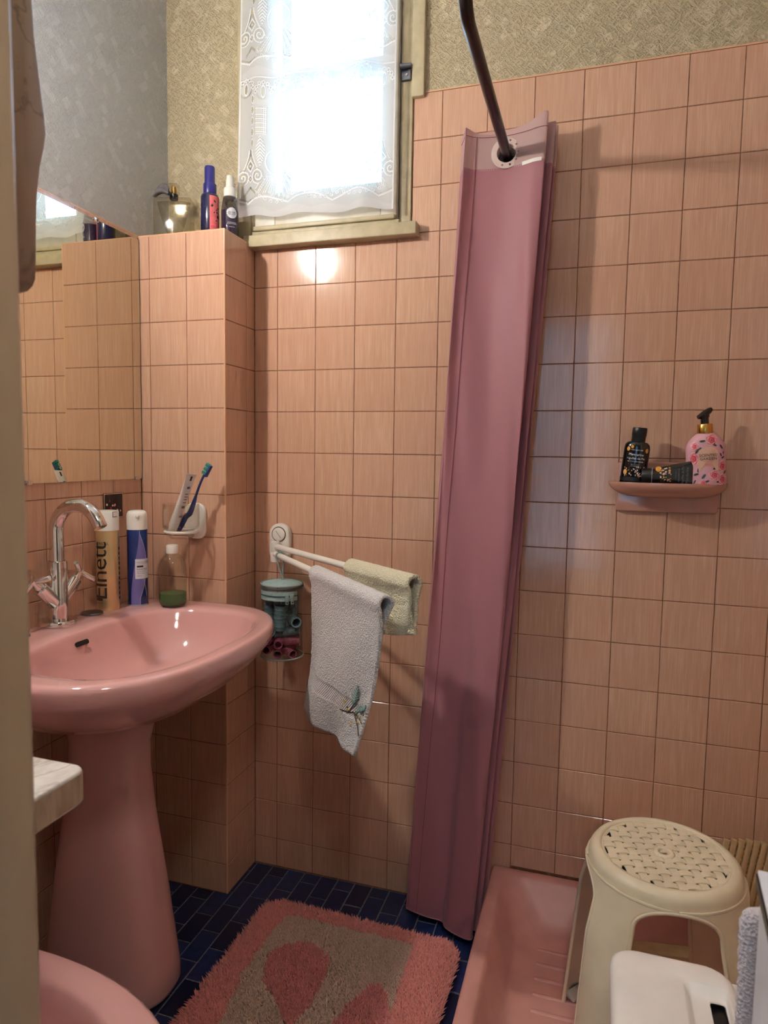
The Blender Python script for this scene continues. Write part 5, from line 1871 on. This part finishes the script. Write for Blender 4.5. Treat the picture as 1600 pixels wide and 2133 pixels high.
# ------------------------------------------------------------------ bath mat with cut pile
mat_ = thing('bath_mat', 'shaggy pink bath mat with a cream panel and pink leaf shapes', 'bath mat', (0.305, -0.50, 0.0), (0, 0, math.radians(-1)))
mx0, mx1, my0, my1 = -0.248, 0.252, -0.32, 0.338
mk('backing', prism(rrect(mx0, mx1, my0, my1, 0.045, 8), 0.0008, 0.007, 0.002), 'rug_backing', mat_, 40)
nt_ = 62000
px_ = rng.uniform(mx0 - 0.003, mx1 + 0.003, nt_)
py_ = rng.uniform(my0 - 0.003, my1 + 0.003, nt_)
rc = 0.045
qx = np.maximum(np.abs(px_ - (mx0 + mx1) / 2) - ((mx1 - mx0) / 2 - rc), 0)
qy = np.maximum(np.abs(py_ - (my0 + my1) / 2) - ((my1 - my0) / 2 - rc), 0)
keep = np.hypot(qx, qy) < rc + 0.002
px_, py_ = px_[keep], py_[keep]
n_t = len(px_)
# woven motif in metres (floor coordinates): pink border, cream panel, pink leaves
def in_poly(X_, Y_, poly):
    ins = np.zeros(len(X_), bool)
    j_ = len(poly) - 1
    for i_ in range(len(poly)):
        (xi, yi), (xj, yj) = poly[i_], poly[j_]
        ins ^= ((yi > Y_) != (yj > Y_)) & (X_ < (xj - xi) * (Y_ - yi) / (yj - yi + 1e-12) + xi)
        j_ = i_
    return ins


gx_, gy_ = px_ + 0.305 + 0.002 * np.sin(py_ * 90), py_ - 0.50 + 0.002 * np.sin(px_ * 90)
inner = in_poly(gx_, gy_, [(0.122, -0.204), (0.200, -0.198), (0.458, -0.196), (0.460, -0.30), (0.466, -0.44), (0.47, -0.60), (0.44, -0.75), (0.16, -0.75), (0.150, -0.60), (0.136, -0.52), (0.118, -0.42), (0.114, -0.31)])
leaf1 = in_poly(gx_, gy_, [(0.197, -0.283), (0.165, -0.305), (0.150, -0.340), (0.156, -0.383), (0.178, -0.415), (0.202, -0.437), (0.248, -0.476), (0.282, -0.512), (0.292, -0.471), (0.298, -0.403), (0.293, -0.345), (0.28, -0.31), (0.253, -0.287), (0.225, -0.279)])
leaf2 = in_poly(gx_, gy_, [(0.404, -0.345), (0.385, -0.38), (0.370, -0.43), (0.357, -0.485), (0.345, -0.56), (0.39, -0.62), (0.44, -0.58), (0.47, -0.50), (0.474, -0.43), (0.455, -0.395), (0.438, -0.365), (0.42, -0.348)])
cream = inner & ~leaf1 & ~leaf2
pinkc = np.array([lin(226), lin(146), lin(136)])
creamc = np.array([lin(210), lin(178), lin(158)])
leafc = np.array([lin(212), lin(132), lin(126)])
base = np.where(cream[:, None], creamc, np.where((leaf1 | (leaf2 & inner))[:, None], leafc, pinkc))
base = base * rng.uniform(0.86, 1.12, (n_t, 1))
hgt = np.where(cream, 0.019, 0.024) + rng.uniform(-0.004, 0.004, n_t)
edge = np.hypot(np.maximum(np.abs(px_ - 0.002) - 0.225, 0), np.maximum(np.abs(py_ - 0.009) - 0.305, 0))
ang = rng.uniform(0, 2 * PI, n_t)
lean_ = rng.uniform(0.002, 0.010, n_t)
lx = lean_ * np.cos(ang) + np.sign(px_) * edge * 0.28
ly = lean_ * np.sin(ang) + np.sign(py_) * edge * 0.28 - 0.004
hgt = hgt * (1 - 6 * np.clip(edge, 0, 0.05))
wtu = 0.0021
a0 = rng.uniform(0, 2 * PI, n_t)
V_ = np.zeros((n_t, 7, 3))
for q in range(3):
    aa = a0 + q * 2 * PI / 3
    V_[:, q] = np.stack([px_ + wtu * np.cos(aa), py_ + wtu * np.sin(aa), np.full(n_t, 0.005)], -1)
    V_[:, 3 + q] = np.stack([px_ + lx * 0.45 + wtu * 1.15 * np.cos(aa), py_ + ly * 0.45 + wtu * 1.15 * np.sin(aa), 0.005 + hgt * 0.62], -1)
V_[:, 6] = np.stack([px_ + lx, py_ + ly, 0.005 + hgt], -1)
tri = []
for q in range(3):
    r_ = (q + 1) % 3
    tri += [(q, r_, 3 + r_), (q, 3 + r_, 3 + q), (3 + q, 3 + r_, 6)]
tri = np.array(tri)
faces = (np.arange(n_t)[:, None, None] * 7 + tri[None]).reshape(-1, 3)
me = bpy.data.meshes.new('pile')
me.vertices.add(n_t * 7)
me.vertices.foreach_set('co', V_.ravel())
me.loops.add(faces.size)
me.loops.foreach_set('vertex_index', faces.ravel().astype(np.int32))
me.polygons.add(len(faces))
me.polygons.foreach_set('loop_start', np.arange(0, faces.size, 3))
me.update(calc_edges=True)
ca = me.attributes.new('Col', 'FLOAT_COLOR', 'POINT')
cc = np.ones((n_t, 7, 4))
cc[:, :, :3] = base[:, None, :]
ca.data.foreach_set('color', cc.ravel().astype(np.float32))
pile = link('pile', me, 'rug_pile', mat_, 0)
pile['kind'] = 'stuff'

# ------------------------------------------------------------------ bidet, marble wall shelf, scalloped cupboard by the door
bd = thing('bidet', 'pink ceramic bidet against the wall beside the washbasin pedestal', 'bidet', (0.0, -1.035, 0))
NBD = 64
def bring(kx, ky, z, dx=0.0):
    out = []
    for j in range(NBD):
        a_ = 2 * PI * j / NBD
        c_, s_ = math.cos(a_), math.sin(a_)
        p_ = 2.2 if c_ > 0 else 4.0
        q = (abs(c_) ** p_ + abs(s_) ** p_) ** (-1 / p_)
        rx_ = 0.345 if c_ > 0 else 0.31
        out.append((rx_ * q * c_ * kx + dx, 0.182 * q * s_ * ky, z))
    return out
rings = [bring(0.30, 0.3, 0.235, 0.02), bring(0.55, 0.55, 0.245, 0.015), bring(0.66, 0.64, 0.285, 0.01), bring(0.72, 0.69, 0.345, 0.005), bring(0.75, 0.715, 0.372), bring(0.78, 0.75, 0.380), bring(0.96, 0.95, 0.382), bring(0.99, 0.985, 0.377), bring(1.0, 1.0, 0.366), bring(0.99, 0.99, 0.345),
         bring(0.90, 0.90, 0.28), bring(0.76, 0.74, 0.17, -0.02), bring(0.68, 0.64, 0.08, -0.04), bring(0.70, 0.66, 0.0, -0.04)]
mk('bidet_bowl', loft(rings), 'pink_ceramic', bd, 60)
mk('bidet_tap', tube([(-0.22, 0, 0.38), (-0.22, 0, 0.43), (-0.205, 0, 0.455), (-0.17, 0, 0.46), (-0.14, 0, 0.45)], 0.011, 14), 'chrome', bd, 60)

sh = thing('marble_shelf', 'white veined marble slab shelf with a rounded corner beside the door frame', 'shelf', (0.25, -1.02, 0.755))
poly = []
x0_, x1_, y0_, y1_ = -0.34, 0.0, -0.284, 0.0
poly = [(x0_, y0_), (x1_, y0_)] + [(x1_ - 0.018 + 0.018 * math.cos(a_), y1_ - 0.018 + 0.018 * math.sin(a_)) for a_ in [PI / 2 * i / 6 for i in range(7)]] + [(x0_, y1_)]
mk('slab', prism(poly, 0, 0.043, 0.004, 3), 'marble', sh, 40)
mk('edge_band', loft([[(p[0] * 1.0 + (0.0006 if p[0] > -0.2 else 0), p[1] + 0.0006, z) for p in poly[1:-1]] for z in (0.004, 0.039)], False, False, closed=False), 'marble_side', sh, 60)
for x_ in (-0.27, -0.06):
    mk('bracket', rbox(x_ - 0.012, x_ + 0.012, -0.284, -0.03, -0.03, 0.0, 0.003), 'dull_steel', sh)

cu = thing('scalloped_wall_cupboard', 'brown marbled wall cupboard with a scalloped side beside the door frame', 'cupboard', (0.27, -1.305, 1.337))
prof = [(0.0, 0.0), (0.118, 0.0), (0.130, 0.002), (0.139, 0.006), (0.145, 0.012), (0.149, 0.020), (0.1505, 0.04), (0.152, 0.075), (0.154, 0.105), (0.159, 0.135), (0.1655, 0.158), (0.168, 0.172), (0.1665, 0.190), (0.161, 0.225), (0.156, 0.262), (0.154, 0.300), (0.154, 0.37), (0.157, 0.42), (0.162, 0.47), (0.160, 0.55), (0.152, 0.60), (0.0, 0.60)]
sp_ = [(a_ + (0.055 if a_ > 0 else 0), b_) for a_, b_ in prof]
def side(x0):
    v_, f_ = prism(sp_, 0, 0.018, 0.003, 2)
    return [(x0 - z, x, y) for x, y, z in v_], f_
mk('side_panel', side(0.0), 'marble_brown', cu, 40)
mk('side_panel', side(-0.42), 'marble_brown', cu, 40)
mk('back_panel', box(-0.42, -0.018, 0.001, 0.012, 0.02, 0.59), 'marble_brown', cu, 0)
for z_ in (0.03, 0.22, 0.41, 0.575):
    mk('cupboard_shelf', rbox(-0.42, -0.0185, 0.012, 0.135, z_, z_ + 0.016, 0.002, 1), 'marble', cu)
